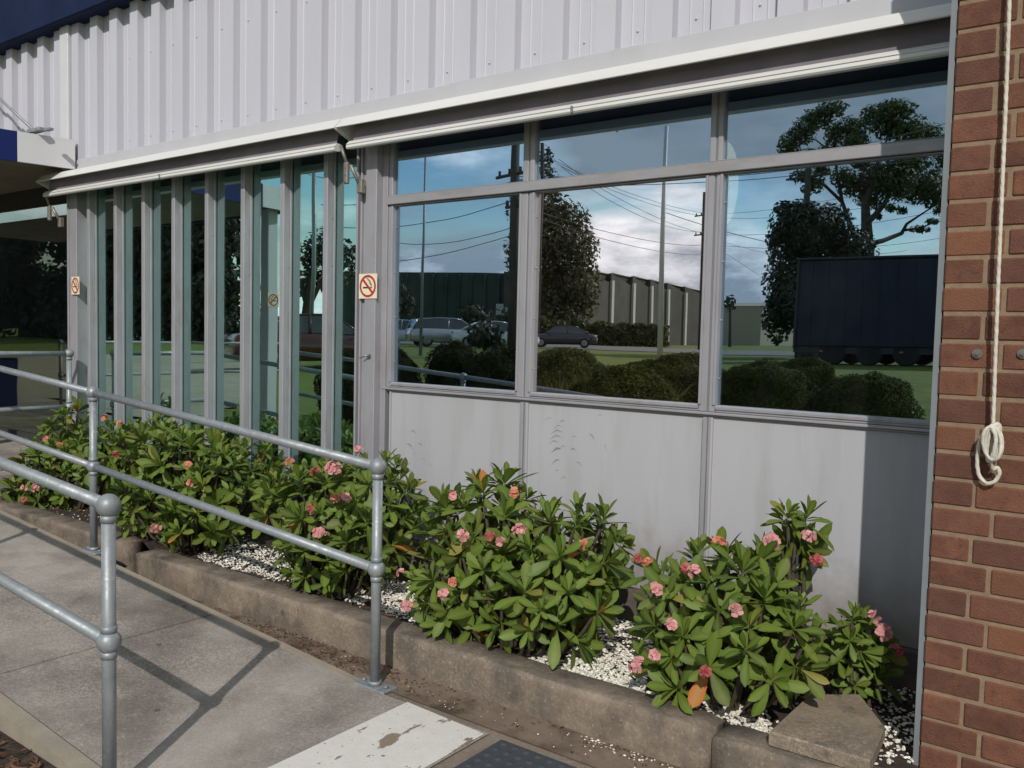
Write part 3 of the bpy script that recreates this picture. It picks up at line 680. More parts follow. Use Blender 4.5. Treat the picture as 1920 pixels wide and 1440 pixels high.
# ------------------------------------------------------------------ handrails
def handrail(label, posts, runs, plates=True, extra=None):
    T = thing('handrail', posts[0], label, 'handrail', 'galvanised ball jointed handrails')
    for (x, y, z) in posts:
        p = MB(); p.tube([(x, y, z), (x, y, z+.93)], .0215, 20)
        if plates:
            p.bbox(x-.09, x+.09, y-.042, y+.042, z, z+.012, .003); p.tube([(x, y, z+.012), (x, y, z+.03)], .028, 16)
            for s in (-.065, .065): p.tube([(x+s, y, z+.012), (x+s, y, z+.022)], .009, 6); 
        post = obj('post', p, galv, T)
        for h in (.505, .937):
            b = MB(); b.ball((x, y, z+h), .0375, 20, 14); b.tube([(x, y, z+h-.052), (x, y, z+h-.03)], .0245, 16)
            if h < .9: b.tube([(x, y, z+h+.03), (x, y, z+h+.052)], .0245, 16)
            obj('ball_joint', b, galv, post)
    for a, b in runs:
        for h in (.505, .937):
            r = MB(); r.tube([Vector(a)+Vector((0, 0, h)), Vector(b)+Vector((0, 0, h))], .0205, 20); obj('rail', r, galv, T)
    return T
y1 = 2.534
hp = [(-2.569, y1, 0), (-4.93, 2.56, rz(-4.93)), (-7.06, 2.565, rz(-7.06))]
handrail('galvanised handrail along the flower bed side of the ramp', hp, [(hp[0], hp[1]), (hp[1], hp[2])])
e0 = (-7.06, 3.47, .3226)
handrail('short galvanised rail from the ramp top to the corner post', [e0], [(hp[2], e0)])
np_ = [(-2.594, 1.394, 0), (-4.95, 1.394, rz(-4.95)), (-7.30, 1.394, .3226)]
handrail('galvanised handrail nearest the camera on the outer ramp side', np_, [(np_[0], np_[1]), (np_[1], np_[2])])
hq = [(-11.38, 2.42, .3226), (-11.38, .2, .3226), (-11.38, -2, .3226)]
handrail('galvanised landing rail mirrored in the dark entrance glass', hq, [(hq[0], hq[1]), (hq[1], hq[2])])

# ------------------------------------------------------------------ brick wall
BY = 2.968; bx0 = -.543
Wt = thing('brick_wall', (0, BY, 0), 'red brick pier with tan mortar on the right edge of the picture', 'wall')
zc0 = at(1722, 1393, BY).z-.0; bm = MB()
def brick(x0, x1, z):
    j = lambda: random.uniform(-.0012, .0012); yy = BY+random.uniform(-.001, .0015)
    bm.bbox(x0+j(), x1+j(), yy, BY+.10, z-.038+j(), z+.038+j(), .005)
row = -2
while True:
    z = zc0+.043+row*.086
    if z > 3.4: break
    par = row % 2
    x = bx0; L = .110 if par else .162
    while x < 1.9:
        brick(x, x+L, z); x += L+.0105; L = .2295
    row += 1
obj('brickwork', bm, brickm, Wt)
mo = MB(); mo.box(bx0+.004, 2.0, BY+.0045, BY+.30, -.1, 3.4); mort = obj('mortar_bed', mo, mortm, Wt)
cz = MB()
fl = MB(); fl.box(bx0-.020, bx0-.002, BY+.012, DG, .10, 3.3); obj('edge_flashing', fl, edgem, Wt)
for u in (1833, 1918):
    p = at(u, 663, BY); m = MB(); m.tube([(p.x, BY-.002, p.z), (p.x, BY-.007, p.z)], .0145, 18); m.tube([(p.x, BY-.007, p.z), (p.x, BY-.013, p.z)], .0085, 6); m.tube([(p.x, BY-.013, p.z), (p.x, BY-.018, p.z)], .004, 8); obj('anchor_bolt', m, steel, Wt)

# cleat and halyard rope
CX, CZ = at(1860, 830, 2.93).x, at(1860, 830, 2.93).z
m = MB(); m.bbox(CX-.008, CX+.012, BY-.010, BY-.003, CZ-.05, CZ+.05, .003); m.tube([(CX, BY-.004, CZ), (CX, BY-.035, CZ)], .008, 10)
m.tube([(CX-.004, BY-.028, CZ+.062), (CX, BY-.038, CZ+.02), (CX+.002, BY-.040, CZ-.03), (CX-.002, BY-.050, CZ-.07)], [.004, .0065, .0065, .004], 10)
tag(obj('cleat', m, steel), 'metal horn cleat screwed to the brickwork under the rope coil', 'cleat')
def resamp(P, st=.0045):
    P = [Vector(p) for p in P]; out = [P[0]]; acc = 0.
    for a, b in zip(P[:-1], P[1:]):
        L = (b-a).length; n = max(1, round(L/st))
        out += [a.lerp(b, (k+1)/n) for k in range(n)]
    return out
rp = MB(); top = at(1893, 0, 2.93)
pts = [(top.x+.005, 2.93, top.z+.3)]+[(top.x+(CX-top.x)*t, 2.93+.006*sin(t*7), top.z+(CZ+.045-top.z)*t) for t in [i/14 for i in range(15)]]
rp.tube(resamp(pts), .0054, 12, True, True, .10)
def loop(cx, cz, rx, rz_, y, tilt=0, n=28, r=.0050):
    pts = []
    for i in range(n+1):
        t = 2*pi*i/n; a, b = rx*cos(t), rz_*sin(t); pts.append((cx+a*cos(tilt)-b*sin(tilt), y+.006*sin(2*t), cz+a*sin(tilt)+b*cos(tilt)))
    rp.tube(resamp(pts), r, 10, False, True, .10)
for i in range(6): loop(CX+.003, CZ, .013+.0055*(i % 3), .058-.004*(i % 3), BY-.020-.008*i, .12*((i % 3)-1))
bight = [(CX-.006, BY-.05, CZ+.035), (CX-.028, BY-.045, CZ+.015), (CX-.037, BY-.03, CZ-.03), (CX-.038, BY-.022, CZ-.075), (CX-.030, BY-.02, CZ-.108), (CX-.010, BY-.022, CZ-.126), (CX+.010, BY-.024, CZ-.118), (CX+.022, BY-.026, CZ-.095), (CX+.018, BY-.03, CZ-.075), (CX+.006, BY-.034, CZ-.078), (CX+.002, BY-.05, CZ-.055), (CX+.010, BY-.06, CZ-.02), (CX+.012, BY-.06, CZ+.02), (CX-.002, BY-.058, CZ+.05)]
def smooth_pts(P, k=5):
    P = [Vector(p) for p in P]; out = []
    for i in range(len(P)-1):
        p0, p1, p2, p3 = P[max(i-1, 0)], P[i], P[i+1], P[min(i+2, len(P)-1)]
        for j in range(k):
            t = j/k; out.append(.5*((2*p1)+(-p0+p2)*t+(2*p0-5*p1+4*p2-p3)*t*t+(-p0+3*p1-3*p2+p3)*t**3))
    out.append(P[-1]); return out
rp.tube(resamp(smooth_pts(bight)), .0058, 12, True, True, .10)
tag(obj('rope', rp, ropem), 'long white rope hanging down the brickwork and coiled on a cleat', 'rope')

# ------------------------------------------------------------------ crown of thorns shrubs
LT = [0, .22, .45, .68, .86, 1.]; LW = [.10, .42, .78, 1., .80, .12]
def eleaf_add(mb, p, d, up, L, Wd, curl):
    d = d.normalized(); side = d.cross(up)
    if side.length < 1e-4: side = Vector((1, 0, 0))
    side.normalize(); nn = side.cross(d).normalized()
    vs = []; aa = []; pos = Vector(p); ang = 0; fold = random.uniform(.12, .38); tw = random.uniform(-.25, .25)
    for i, t in enumerate(LT):
        if i: 
            ang = curl*(t**1.3); st = (LT[i]-LT[i-1])*L; pos = pos+(d*cos(ang)-nn*sin(ang))*st
        n2 = (nn*cos(ang)+d*sin(ang)); s2 = (side*cos(tw*t)+n2*sin(tw*t)); w = Wd*.5*LW[i]
        vs += [pos-s2*w+n2*w*fold, pos, pos+s2*w+n2*w*fold]; aa += [0, 1, 0]
    fs = []
    for i in range(len(LT)-1):
        fs += [(3*i, 3*i+1, 3*i+4, 3*i+3), (3*i+1, 3*i+2, 3*i+5, 3*i+4)]
    mb.add(vs, fs, True, aa)
def rosette(mb, c, ax, R, n=12):
    ax = ax.normalized(); t = ax.orthogonal().normalized(); b = ax.cross(t); ph = random.random()*6
    for i in range(n):
        a = ph+i*2.39996; e = i/(n-1)            # outer leaves lie flatter, inner ones stand up
        el = -.05+1.38*e+random.uniform(-.18, .18)
        dr = (t*cos(a)+b*sin(a))*cos(el)+ax*sin(el)
        L = R*(1.08-.38*e)*random.uniform(.72, 1.2)
        eleaf_add(mb, c+ax*(.03*e-.02), dr, ax, L, L*random.uniform(.29, .38), random.uniform(-.05, .75)*(1.1-.7*e))
def flower(mb, c, ax, r):
    ax = ax.normalized(); k = max(7, int(24*(r/.035)**2)); 
    for i in range(k):
        v = Vector((random.gauss(0, 1), random.gauss(0, 1), random.gauss(0, 1))).normalized()
        if v.dot(ax) < -.2: v = -v
        p = c+v*r*random.uniform(.5, .95); q = (v+ax*.4).normalized(); t = q.orthogonal(); t.rotate(Matrix.Rotation(random.random()*6, 3, q)); b = q.cross(t); s = random.uniform(.009, .013)
        for sg in (-1, 1):
            vs = [p, p+(t*.9+b*sg*.15)*s+q*s*.25, p+(t*.75+b*sg*.85)*s+q*s*.45, p+(b*sg*1.)*s+q*s*.4, p+(-t*.75+b*sg*.85)*s+q*s*.45, p+(-t*.9+b*sg*.15)*s+q*s*.25]
            mb.add(vs, [(0, 1, 2, 3), (0, 3, 4, 5)], True)
EY_ = Vector((0, 0, 1))
def hit(u, v, lobes):
    d = ray(u, v); best = None
    for c, r in lobes:
        q = C0-c; a = sum((d[i]/r[i])**2 for i in range(3)); b = 2*sum(d[i]*q[i]/r[i]**2 for i in range(3)); cc = sum((q[i]/r[i])**2 for i in range(3))-1
        disc = b*b-4*a*cc
        if disc > 0:
            t = (-b-sqrt(disc))/(2*a)
            if best is None or t < best[0]: best = (t, c, r)
    if best is None:
        c, r = min(lobes, key=lambda L: (C0+d*((L[0]-C0).dot(d)/d.dot(d))-L[0]).length); p = C0+d*((c-C0).dot(d)/d.dot(d)); return p, (p-c+Vector((0, -.05, .05))).normalized()
    t, c, r = best; p = C0+d*t; return p, Vector([(p[i]-c[i])/r[i]**2 for i in range(3)]).normalized()
def shrub(label, lobes_px, flowers, R=.132, dens=.102, stems=9, zmin=.13):
    lobes = []
    for (u, v, ru, rv, Y, ry) in lobes_px:
        c = at(u, v, Y); Z = (c-C0).dot(FF); lobes.append((c, (ru*.91*Z/F, ry*.95, rv*.90*Z/F)))
    bx = sum(l[0].x for l in lobes)/len(lobes); by = sum(l[0].y for l in lobes)/len(lobes)
    T = thing('flowering_shrub', (bx, by, zmin), label, 'shrub', 'crown of thorns shrubs in the bed')
    lf = MB(); heads = []
    def inside(p, k=.80):
        return any(sum(((p[i]-c[i])/r[i])**2 for i in range(3)) < k for c, r in lobes)
    fm = {}
    for (u, v, r, kind) in flowers:
        p, n_ = hit(u, v, lobes); n_ = (n_+Vector((0, -.25, .35))).normalized(); fm.setdefault(None, []).append((p, n_, r, kind)); heads.append((p-n_*.055, n_))
    for c, r in lobes:
        area = 4*pi*((((r[0]*r[1])**1.6+(r[0]*r[2])**1.6+(r[1]*r[2])**1.6)/3)**(1/1.6)); tries = int(area/(dens**2)*20)
        for k in range(tries):
            v = Vector((random.gauss(0, 1), random.gauss(0, 1), random.gauss(0, 1))).normalized(); s = random.uniform(.70, 1.0)
            p = c+Vector((v.x*r[0], v.y*r[1], v.z*r[2]))*s
            if p.z < zmin+.015 or p.y > 3.56 or v.z < -.8 or inside(p, .40): continue
            if any((p-h[0]).length < dens for h in heads): continue
            n_ = (Vector((v.x/r[0], v.y/r[1], v.z/r[2])).normalized()*.75+EY_*random.uniform(.3, .9)+Vector((random.uniform(-.3, .3), random.uniform(-.3, .3), 0))).normalized()
            heads.append((p, n_))
    for p, n_ in heads: rosette(lf, p, n_, R*random.uniform(.66, 1.15), random.randint(10, 14))
    obj('foliage', lf, eleaf, T, attr='rib')
    st = MB()
    for p, n_ in heads:
        b = Vector((bx+(p.x-bx)*.35+random.uniform(-.04, .04), by+(p.y-by)*.35, zmin-.03)); mid = b.lerp(p, .55)+Vector((0, 0, -.05))
        st.tube([b, mid, p-n_*.02], [.011, .009, .007], 5, False)
    obj('stem', st, stemm, T)
    for p, n_, r, kind in fm.get(None, []):
        m = MB(); flower(m, p+n_*.035+Vector((.006, -.03, 0)), (n_+Vector((0, -.5, .2))).normalized(), r*1.15); obj('flower_cluster', m, {'p': pink, 's': salmon, 'r': red}[kind], T)
    return T
shrub('low spreading shrub at the far left end of the bed, by the rail post', [(125, 885, 95, 75, 3.15, .30), (80, 925, 75, 50, 3.05, .22), (130, 800, 42, 35, 3.25, .16), (195, 860, 60, 60, 3.2, .25)],
      [(205, 793, .022, 's'), (83, 912, .024, 'p'), (62, 913, .018, 'p'), (97, 829, .018, 's'), (122, 842, .018, 's'), (60, 938, .018, 'r')])
shrub('broad mixed shrub behind the second post, few small orange flowers', [(350, 865, 115, 65, 3.15, .32), (300, 935, 95, 70, 3.0, .26), (275, 835, 65, 45, 3.25, .22), (420, 905, 75, 62, 3.15, .28), (375, 975, 75, 45, 2.98, .2), (470, 870, 50, 40, 3.35, .15)],
      [(303, 983, .022, 'p'), (240, 800, .018, 's'), (367, 878, .020, 's'), (372, 907, .018, 's'), (232, 850, .016, 'r')])
shrub('full shrub with pink flowers just behind the front rail post', [(630, 950, 105, 90, 3.1, .30), (705, 945, 75, 95, 3.2, .28), (600, 1045, 85, 65, 2.95, .2), (555, 935, 60, 65, 3.1, .22), (690, 1020, 60, 70, 3.05, .22)],
      [(633, 888, .036, 'p'), (603, 893, .020, 'r'), (553, 875, .018, 's'), (608, 1006, .026, 'p'), (596, 955, .018, 'r'), (636, 938, .018, 's'), (683, 853, .016, 'p'), (660, 935, .014, 'p')])
shrub('largest round shrub in the middle of the bed with many pink flowers', [(925, 985, 115, 95, 3.12, .30), (1075, 1030, 95, 85, 3.15, .28), (860, 1110, 95, 90, 2.95, .20), (1020, 1120, 135, 90, 2.98, .24), (930, 1080, 130, 115, 3.02, .28)],
      [(862, 938, .016, 'p'), (968, 933, .021, 's'), (880, 1004, .023, 'p'), (977, 1005, .026, 'p'), (925, 1013, .017, 'r'), (850, 1110, .020, 'p'), (865, 1090, .012, 's'), (770, 1078, .015, 'p'), (783, 1132, .022, 'p'), (1095, 1025, .013, 's'), (945, 1022, .013, 'p')], R=.142, dens=.108)
shrub('round shrub nearest the brickwork end, pink flowers low on its left', [(1285, 1110, 85, 85, 3.1, .24), (1385, 1095, 85, 75, 3.15, .25), (1320, 1215, 120, 95, 2.98, .22), (1440, 1200, 90, 95, 3.0, .22)],
      [(1228, 1065, .013, 's'), (1213, 1055, .012, 'r'), (1241, 1107, .015, 'p'), (1355, 1030, .019, 's'), (1316, 1078, .019, 'p'), (1287, 1073, .011, 'r'), (1215, 1246, .026, 'p'), (1243, 1226, .017, 'p'), (1271, 1178, .013, 'p'), (1391, 1153, .014, 'p'), (1328, 1253, .010, 'r')], R=.142, dens=.106)
shrub('single tall stalk topped by one leafy head against the white panel', [(1490, 985, 34, 26, 3.3, .08)],
      [(1463, 1014, .030, 'p'), (1512, 1006, .017, 'p'), (1525, 1040, .020, 'r')], R=.125, dens=.075)
shrub('small end plant beside the slab with a red and pink cluster', [(1605, 1185, 38, 42, 3.36, .12), (1575, 1240, 30, 34, 3.34, .09), (1620, 1262, 34, 28, 3.36, .09)],
      [(1631, 1162, .012, 'p'), (1648, 1190, .026, 'p'), (1668, 1215, .016, 'r')], R=.115, dens=.078)

# ------------------------------------------------------------------ the world across the lawn, seen in the glass
def cluster_tree(name, label, base, trunk_pts, clumps, leaf, leafsize, per, cat='tree', group='trees across the road', asp=.5, barkm=None):
    T = thing(name, base, label, cat, group)
    t = MB()
    for pts, rs in trunk_pts: t.tube(pts, rs, 8, False)
    if trunk_pts: obj('trunk', t, barkm or bark, T)
    c = MB()
    for p, r, k in clumps:
        for i in range(int(per*k)):
            v = Vector((random.gauss(0, 1), random.gauss(0, 1), random.gauss(0, 1))).normalized()*(random.random()**.45)
            q = Vector(p)+Vector((v.x*r[0], v.y*r[1], v.z*r[2])); n_ = (v+Vector((random.uniform(-.8, .8), random.uniform(-.8, .8), random.uniform(-.3, .9)))).normalized()
            c.leafq(q, n_, leafsize*random.uniform(.6, 1.4), asp)
    obj('crown', c, leaf, T)
    return T
def rclumps(L, Z, dz=2.): # photo px (u, v, ru, rv) at optical distance Z
    out = []
    for (u, v, ru, rv) in L:
        p = refl(u, v, Z+random.uniform(-dz, dz)); s = Z/F; out.append((p, (ru*s*1.12, max(ru, rv)*s, rv*s*1.12), ru*rv/900.))
    return out
# spreading gum
Zg = 45.
gL = [(1478, 272, 22, 26), (1505, 245, 26, 26), (1530, 222, 28, 20), (1560, 205, 28, 14), (1600, 240, 32, 20), (1640, 215, 22, 18), (1665, 225, 28, 32), (1685, 205, 30, 16), (1700, 240, 32, 26), (1735, 245, 28, 14), (1765, 258, 16, 8),
      (1500, 330, 18, 12), (1525, 345, 22, 18), (1565, 250, 16, 26), (1580, 330, 20, 18), (1605, 345, 34, 24), (1640, 340, 28, 30), (1680, 340, 36, 34), (1700, 310, 30, 20), (1720, 350, 34, 30), (1750, 360, 26, 28), (1765, 380, 16, 24), (1630, 375, 26, 18), (1672, 390, 12, 8), (1725, 430, 18, 7), (1750, 415, 14, 6), (1690, 395, 10, 8), (1645, 405, 7, 8), (1790, 350, 20, 26), (1590, 285, 26, 12), (1655, 280, 20, 12), (1545, 285, 18, 12)]
def rp_(u, v, dz=0.): return refl(u, v, Zg+dz)
gb = rp_(1626, 500); gb.z = terr(gb.x, gb.y)
tr = [([gb, rp_(1626, 470), rp_(1624, 420), rp_(1622, 380), rp_(1640, 340), rp_(1650, 290)], [.42, .34, .27, .20, .13, .06]),
      ([rp_(1624, 460), rp_(1655, 452, 1), rp_(1690, 438, 1.5), rp_(1700, 420, 2), rp_(1730, 400, 2), rp_(1760, 380, 2)], [.16, .13, .11, .08, .05, .03]),
      ([rp_(1695, 432, 1.6), rp_(1725, 428, 1), rp_(1755, 416, 1)], [.08, .05, .03]),
      ([rp_(1623, 420), rp_(1640, 405, -1), rp_(1660, 380, -1), rp_(1675, 345, -1), rp_(1700, 300, -1)], [.18, .15, .12, .09, .04]),
      ([rp_(1600, 440), rp_(1590, 410, 1), rp_(1580, 380, 1), rp_(1550, 350, 1), rp_(1520, 330, 1), rp_(1500, 320, 1)], [.13, .11, .10, .08, .05, .03]),
      ([rp_(1622, 480), rp_(1600, 440)], [.16, .13]),
      ([rp_(1580, 380, 1), rp_(1570, 320, 1), rp_(1568, 260, 1), rp_(1540, 230, 1)], [.10, .08, .06, .03]),
      ([rp_(1650, 290), rp_(1670, 250, 0), rp_(1690, 215, 0)], [.07, .05, .03]),
      ([rp_(1568, 290, 1), rp_(1530, 262, 1), rp_(1500, 255, 1)], [.06, .04, .02]),
      ([rp_(1640, 340), rp_(1615, 300), rp_(1600, 250)], [.08, .06, .03])]
cluster_tree('gum_tree', 'tall open spreading gum tree mirrored in the right hand window', gb, tr, rclumps(gL+[(1715, 300, 34, 18), (1745, 330, 26, 24), (1660, 312, 26, 14), (1620, 305, 20, 12), (1540, 318, 16, 12), (1775, 300, 16, 16), (1605, 262, 26, 12), (1512, 290, 14, 12)], Zg, 1.8), gumleaf, .19, 900, asp=.4)
# dense dark tree left of it
Zd = 40.; dL = [(1480, 420, 36, 40), (1520, 410, 40, 30), (1560, 420, 40, 36), (1500, 470, 60, 50), (1560, 480, 50, 50), (1600, 470, 40, 40), (1470, 530, 34, 60), (1460, 590, 26, 50), (1510, 560, 50, 60), (1570, 560, 50, 60), (1450, 450, 14, 16), (1470, 390, 20, 14), (1620, 540, 40, 60), (1500, 395, 26, 22)]
db = refl(1520, 640, Zd); db.z = terr(db.x, db.y)
cluster_tree('dense_tree', 'dense dark tree behind the blue trailer, mirrored in the right window', db, [([db, refl(1520, 560, Zd), refl(1520, 440, Zd)], [.5, .4, .2]), ([refl(1520, 560, Zd), refl(1480, 470, Zd)], [.25, .1])], rclumps(dL, Zd, 2), denseleaf, .18, 620, asp=.55)
# conical dark tree in the middle window
Zc = 80.; cL = [(1022, 300, 12, 26), (1030, 350, 20, 34), (1020, 400, 32, 34), (1050, 395, 30, 30), (1075, 420, 34, 40), (1040, 460, 46, 44), (1090, 470, 30, 46), (1050, 520, 56, 44), (1095, 525, 32, 44), (1060, 565, 54, 32), (1000, 480, 40, 80), (990, 400, 26, 60), (1050, 600, 54, 26), (1050, 622, 46, 16), (1020, 615, 40, 20), (1070, 470, 44, 40), (1015, 440, 40, 50), (1100, 570, 24, 26), (1030, 560, 50, 40)]
cb_ = refl(1050, 640, Zc); cb_.z = terr(cb_.x, cb_.y)
cluster_tree('pointed_tree', 'dark pointed tree standing by the hedge, mirrored in the middle window', cb_, [([cb_, refl(1045, 520, Zc), refl(1028, 320, Zc)], [.45, .35, .1])], rclumps(cL, Zc, 2), brownleaf, .34, 420, asp=.5)
# palm, small trees, bushes
pz = 110.; pbse = refl(1368, 612, pz); pbse.z = terr(pbse.x, pbse.y)
cluster_tree('slender_tree', 'small slender tree in front of the far tan shed', pbse, [([pbse, refl(1367, 575, pz)], [.22, .16])], rclumps([(1367, 562, 10, 10), (1364, 574, 8, 8), (1371, 570, 8, 7)], pz, .6), denseleaf, .5, 320)
z_ = 48.; b_ = refl(575, 650, z_); b_.z = terr(b_.x, b_.y)
cluster_tree('leafy_tree', 'leafy tree behind the red car, mirrored between the right fins', b_, [([b_, refl(580, 560, z_), refl(590, 470, z_)], [.35, .3, .1]), ([refl(580, 580, z_), refl(560, 520, z_)], [.2, .1]), ([refl(582, 570, z_), refl(610, 510, z_)], [.2, .1])],
             rclumps([(575, 480, 26, 34), (600, 460, 26, 30), (625, 490, 30, 34), (650, 480, 16, 30), (590, 520, 34, 26), (635, 525, 26, 22), (560, 530, 20, 24)], z_, 2), denseleaf, .27, 240)
z_ = 56.; b_ = refl(740, 640, z_); b_.z = terr(b_.x, b_.y)
cluster_tree('leafy_tree', 'dark tree beside the green warehouse at the left window edge', b_, [([b_, refl(745, 560, z_)], [.3, .15])], rclumps([(740, 560, 26, 34), (765, 575, 20, 20), (720, 530, 24, 30), (700, 570, 26, 34)], z_, 2), denseleaf, .27, 240)
for i, (u, v, ru, rv, Z, lab) in enumerate([(890, 590, 36, 18, 50, 'dark round bush behind the silver wagon'), (945, 596, 36, 18, 52, 'dark low bush in front of the green warehouse'), (910, 625, 34, 24, 40, 'dark bush hiding the front of the white car')]):
    b_ = refl(u, v+rv*1.2, Z); b_.z = terr(b_.x, b_.y)
    cluster_tree('bush', lab+', mirrored in the left window', b_, [([b_, refl(u, v, Z)], [.12, .05])], rclumps([(u, v, ru, rv), (u-ru*.4, v+rv*.5, ru*.6, rv*.6), (u+ru*.5, v+rv*.5, ru*.6, rv*.7)], Z, .5), denseleaf, .26, 260, 'bush', 'dark bushes by the parked cars')
# trees at the left, reflected dark behind the fins and entrance
labs = ['far left dark tree of the belt mirrored in the entrance glass', 'second dark belt tree left of the entrance mirror', 'third dark belt tree, mirrored beside the corner post', 'fourth dark belt tree behind the paved yard', 'fifth dark belt tree mirrored between the left fins', 'sixth dark belt tree mirrored behind the middle fins', 'last dark belt tree before the open sky']
for i, (q, Yv, h) in enumerate([(3.2, 20, 7.5), (2.7, 22, 8), (2.32, 23, 8), (2.03, 24, 8.5), (1.80, 25, 8.5), (1.61, 26, 9), (1.46, 27, 9)]):
    x, y = -q*Yv, 2*DG-Yv; z0 = terr(x, y); cl = []
    for k in range(14):
        a = random.random()*6.28; r_ = random.random(); cl.append(((x+2.4*cos(a)*r_, y+2.4*sin(a)*r_, z0+h*(.10+.06*k)), (2.7-.10*k, 2.7-.10*k, 1.3), 1))
    cluster_tree('belt_tree', labs[i], (x, y, z0), [([(x, y, z0), (x+.2, y, z0+h*.5), (x, y, z0+h*.85)], [.3, .22, .08])], cl, darkleaf, .30, 620, group='dark belt of trees beyond the yard', asp=.7)

# hedge and shrubs
hz = 74.; m = MB(); a, b = refl(1000, 640, hz), refl(1250, 640, hz+6)
for k in range(16000):
    t = random.random(); p = a.lerp(b, t); h = 2.0+.7*mnoise.noise(Vector((t*11, 0, 0))); dd = random.uniform(-.9, .9); m.leafq(Vector((p.x+dd*.3, p.y+dd, terr(p.x, p.y)+random.random()**.7*h)), Vector((random.uniform(-1, 1), random.uniform(-.5, 1), random.uniform(-.2, 1))).normalized(), .30, .6)
tag(obj('hedge', m, hedgeleaf), 'long clipped hedge in front of the saw-tooth factory, mirrored in the middle window', 'hedge')
def dome(label, u, v0, v1, w, Z, leaf=shrubleaf, src=None):
    c = refl(u, v1, Z); s = Z/F; rx = w*s/2; zt = refl(u, v0, Z).z; zb = terr(c.x, c.y)-.05; h = max(zt-zb, .5)
    T = thing('clipped_shrub', (c.x, c.y, zb), label, 'shrub', 'rounded shrubs on the lawn')
    m = MB(); m.ball((c.x, c.y, zb+h*.45), (rx*.86, rx*.86, h*.48), 18, 12, noise=.22); 
    for k in range(int(26000*rx*rx+4000)):
        v = Vector((random.gauss(0, 1), random.gauss(0, 1), random.gauss(0, 1))).normalized()
        if v.z < -.5: v.z = -v.z
        q = 1+.22*mnoise.noise(v*2.3+Vector((c.x, c.y, zb+h*.45))); p = Vector((c.x+v.x*rx*q*random.uniform(.86, 1.02), c.y+v.y*rx*q*random.uniform(.86, 1.02), zb+h*.46+v.z*h*.54*q*random.uniform(.9, 1.02)))
        m.leafq(p, (v+Vector((random.uniform(-.9, .9), random.uniform(-.9, .9), random.uniform(-.5, .9)))).normalized(), random.uniform(.022, .05), .35)
    obj('foliage', m, leaf, T); return T
dome('big rounded shrub at the lower left corner of the right window', 1425, 676, 800, 215, 12.5)
dome('rounded shrub farther back between two others in the right window', 1505, 672, 745, 130, 17)
dome('rounded shrub right of the others beside bare lawn in the right window', 1620, 698, 815, 185, 12)
dome('low rounded shrub at the right edge of the middle window', 1265, 664, 790, 230, 14)
dome('wide low shrub at the left edge of the middle window', 1045, 657, 780, 260, 13)
dome('dark shrub behind the handrail post in the left window', 940, 650, 760, 170, 12.5, shrubleaf_dark)
dome('dark shrub left of the handrail post in the left window', 850, 640, 750, 110, 13, shrubleaf_dark)
dome('small dark shrub cut by the left edge of the left window', 745, 655, 760, 90, 13, shrubleaf_dark)
dome('dark shrub mirrored low beside the window post', 655, 660, 790, 120, 12, shrubleaf_dark)
dome('shrub directly behind the nearer handrail in the middle window', 1160, 694, 830, 260, 10.5)
m = MB(); tc_ = refl(1140, 750, 11.4)
for k in range(1800):
    a = random.random()*6.28; r = random.random()**.5*.8; bx, by = tc_.x+r*cos(a), tc_.y+r*sin(a); h = random.uniform(.5, 1.05); dx, dy = random.gauss(0, .22), random.gauss(0, .22); z0 = terr(bx, by); w = .006
    m.add([(bx-w, by, z0), (bx+w, by, z0), (bx+dx*.5+w, by+dy*.5, z0+h*.7), (bx+dx*.5-w, by+dy*.5, z0+h*.7)], [(0, 1, 2, 3)]); m.add([(bx+dx*.5-w, by+dy*.5, z0+h*.7), (bx+dx*.5+w, by+dy*.5, z0+h*.7), (bx+dx, by+dy, z0+h)], [(0, 1, 2)])
tag(obj('grass_tussock', m, tussock), 'tall dry tussock of grass between two shrubs in the middle window', 'grass tussock')

# roads
def band(name, u0, u1, va, vb, m_, za=0.65, yoff=.03, Zrange=None): pass
rd = MB(); rd.add([(-60, -47, .69), (200, -150, .69), (200, -107, .69), (-60, -26, .69)], [(3, 2, 1, 0)][:1]); tag(obj('road', rd, asph, origin=(0, -60, .6)), kind='structure')
rd = MB(); rd.add([(-60, -26.1, .688), (-60, -20, .688), (-46, -22, .688), (-42, -31.4, .688)], [(0, 3, 2, 1)]); tag(obj('parking_area', rd, asph, origin=(-25, -38, .6)), kind='structure')

# warehouses
green = mat('green_steel_wall', (.035, .075, .055), (.028, .06, .045), .5, .7); grey = mat('grey_steel_wall', (.085, .085, .075), (.07, .07, .062), .5, .8); tan = mat('tan_wall', (.38, .33, .25), rough=.8); plasticg = mat('monitor_sheet', (.028, .034, .032), rough=.7); trimw = mat('white_trim', (.6, .6, .58), rough=.6)
a, b = refl(640, 610, 100), refl(985, 610, 100); zt = refl(800, 512, 100).z
G = thing('green_warehouse', ((a.x+b.x)/2, a.y, .6), 'long dark green flat roofed warehouse mirrored in the left window', 'warehouse')
m = MB(); m.prism([(a.x, a.y), (b.x, b.y), (b.x+4, b.y-20), (a.x+4, a.y-20)][::-1], .5, zt); obj('wall', m, green, G)
m = MB(); dvec = (b-a).normalized()
for k in range(1, 14):
    p = a.lerp(b, k/14); m.box(p.x-.12, p.x+.12, p.y+.05, p.y+.3, .6, zt-.2)
obj('wall_rib', m, green, G)
m = MB(); p = a.lerp(b, .86); m.box(p.x-.2, p.x+2.6, p.y+.45, p.y+.55, zt-5, zt-3.4); obj('sign_board', m, trimw, G)
Fz = 92.; Fc = thing('saw_tooth_factory', refl(1210, 640, Fz), 'grey factory with a saw-tooth roof and pale downpipes in the middle window', 'factory'); Fc.location.z = .6
bays = [(1085, 508, 24), (1148, 515, 24), (1187, 521, 22), (1220, 526, 20), (1252, 532, 18), (1285, 538, 16), (1322, 545, 14)]
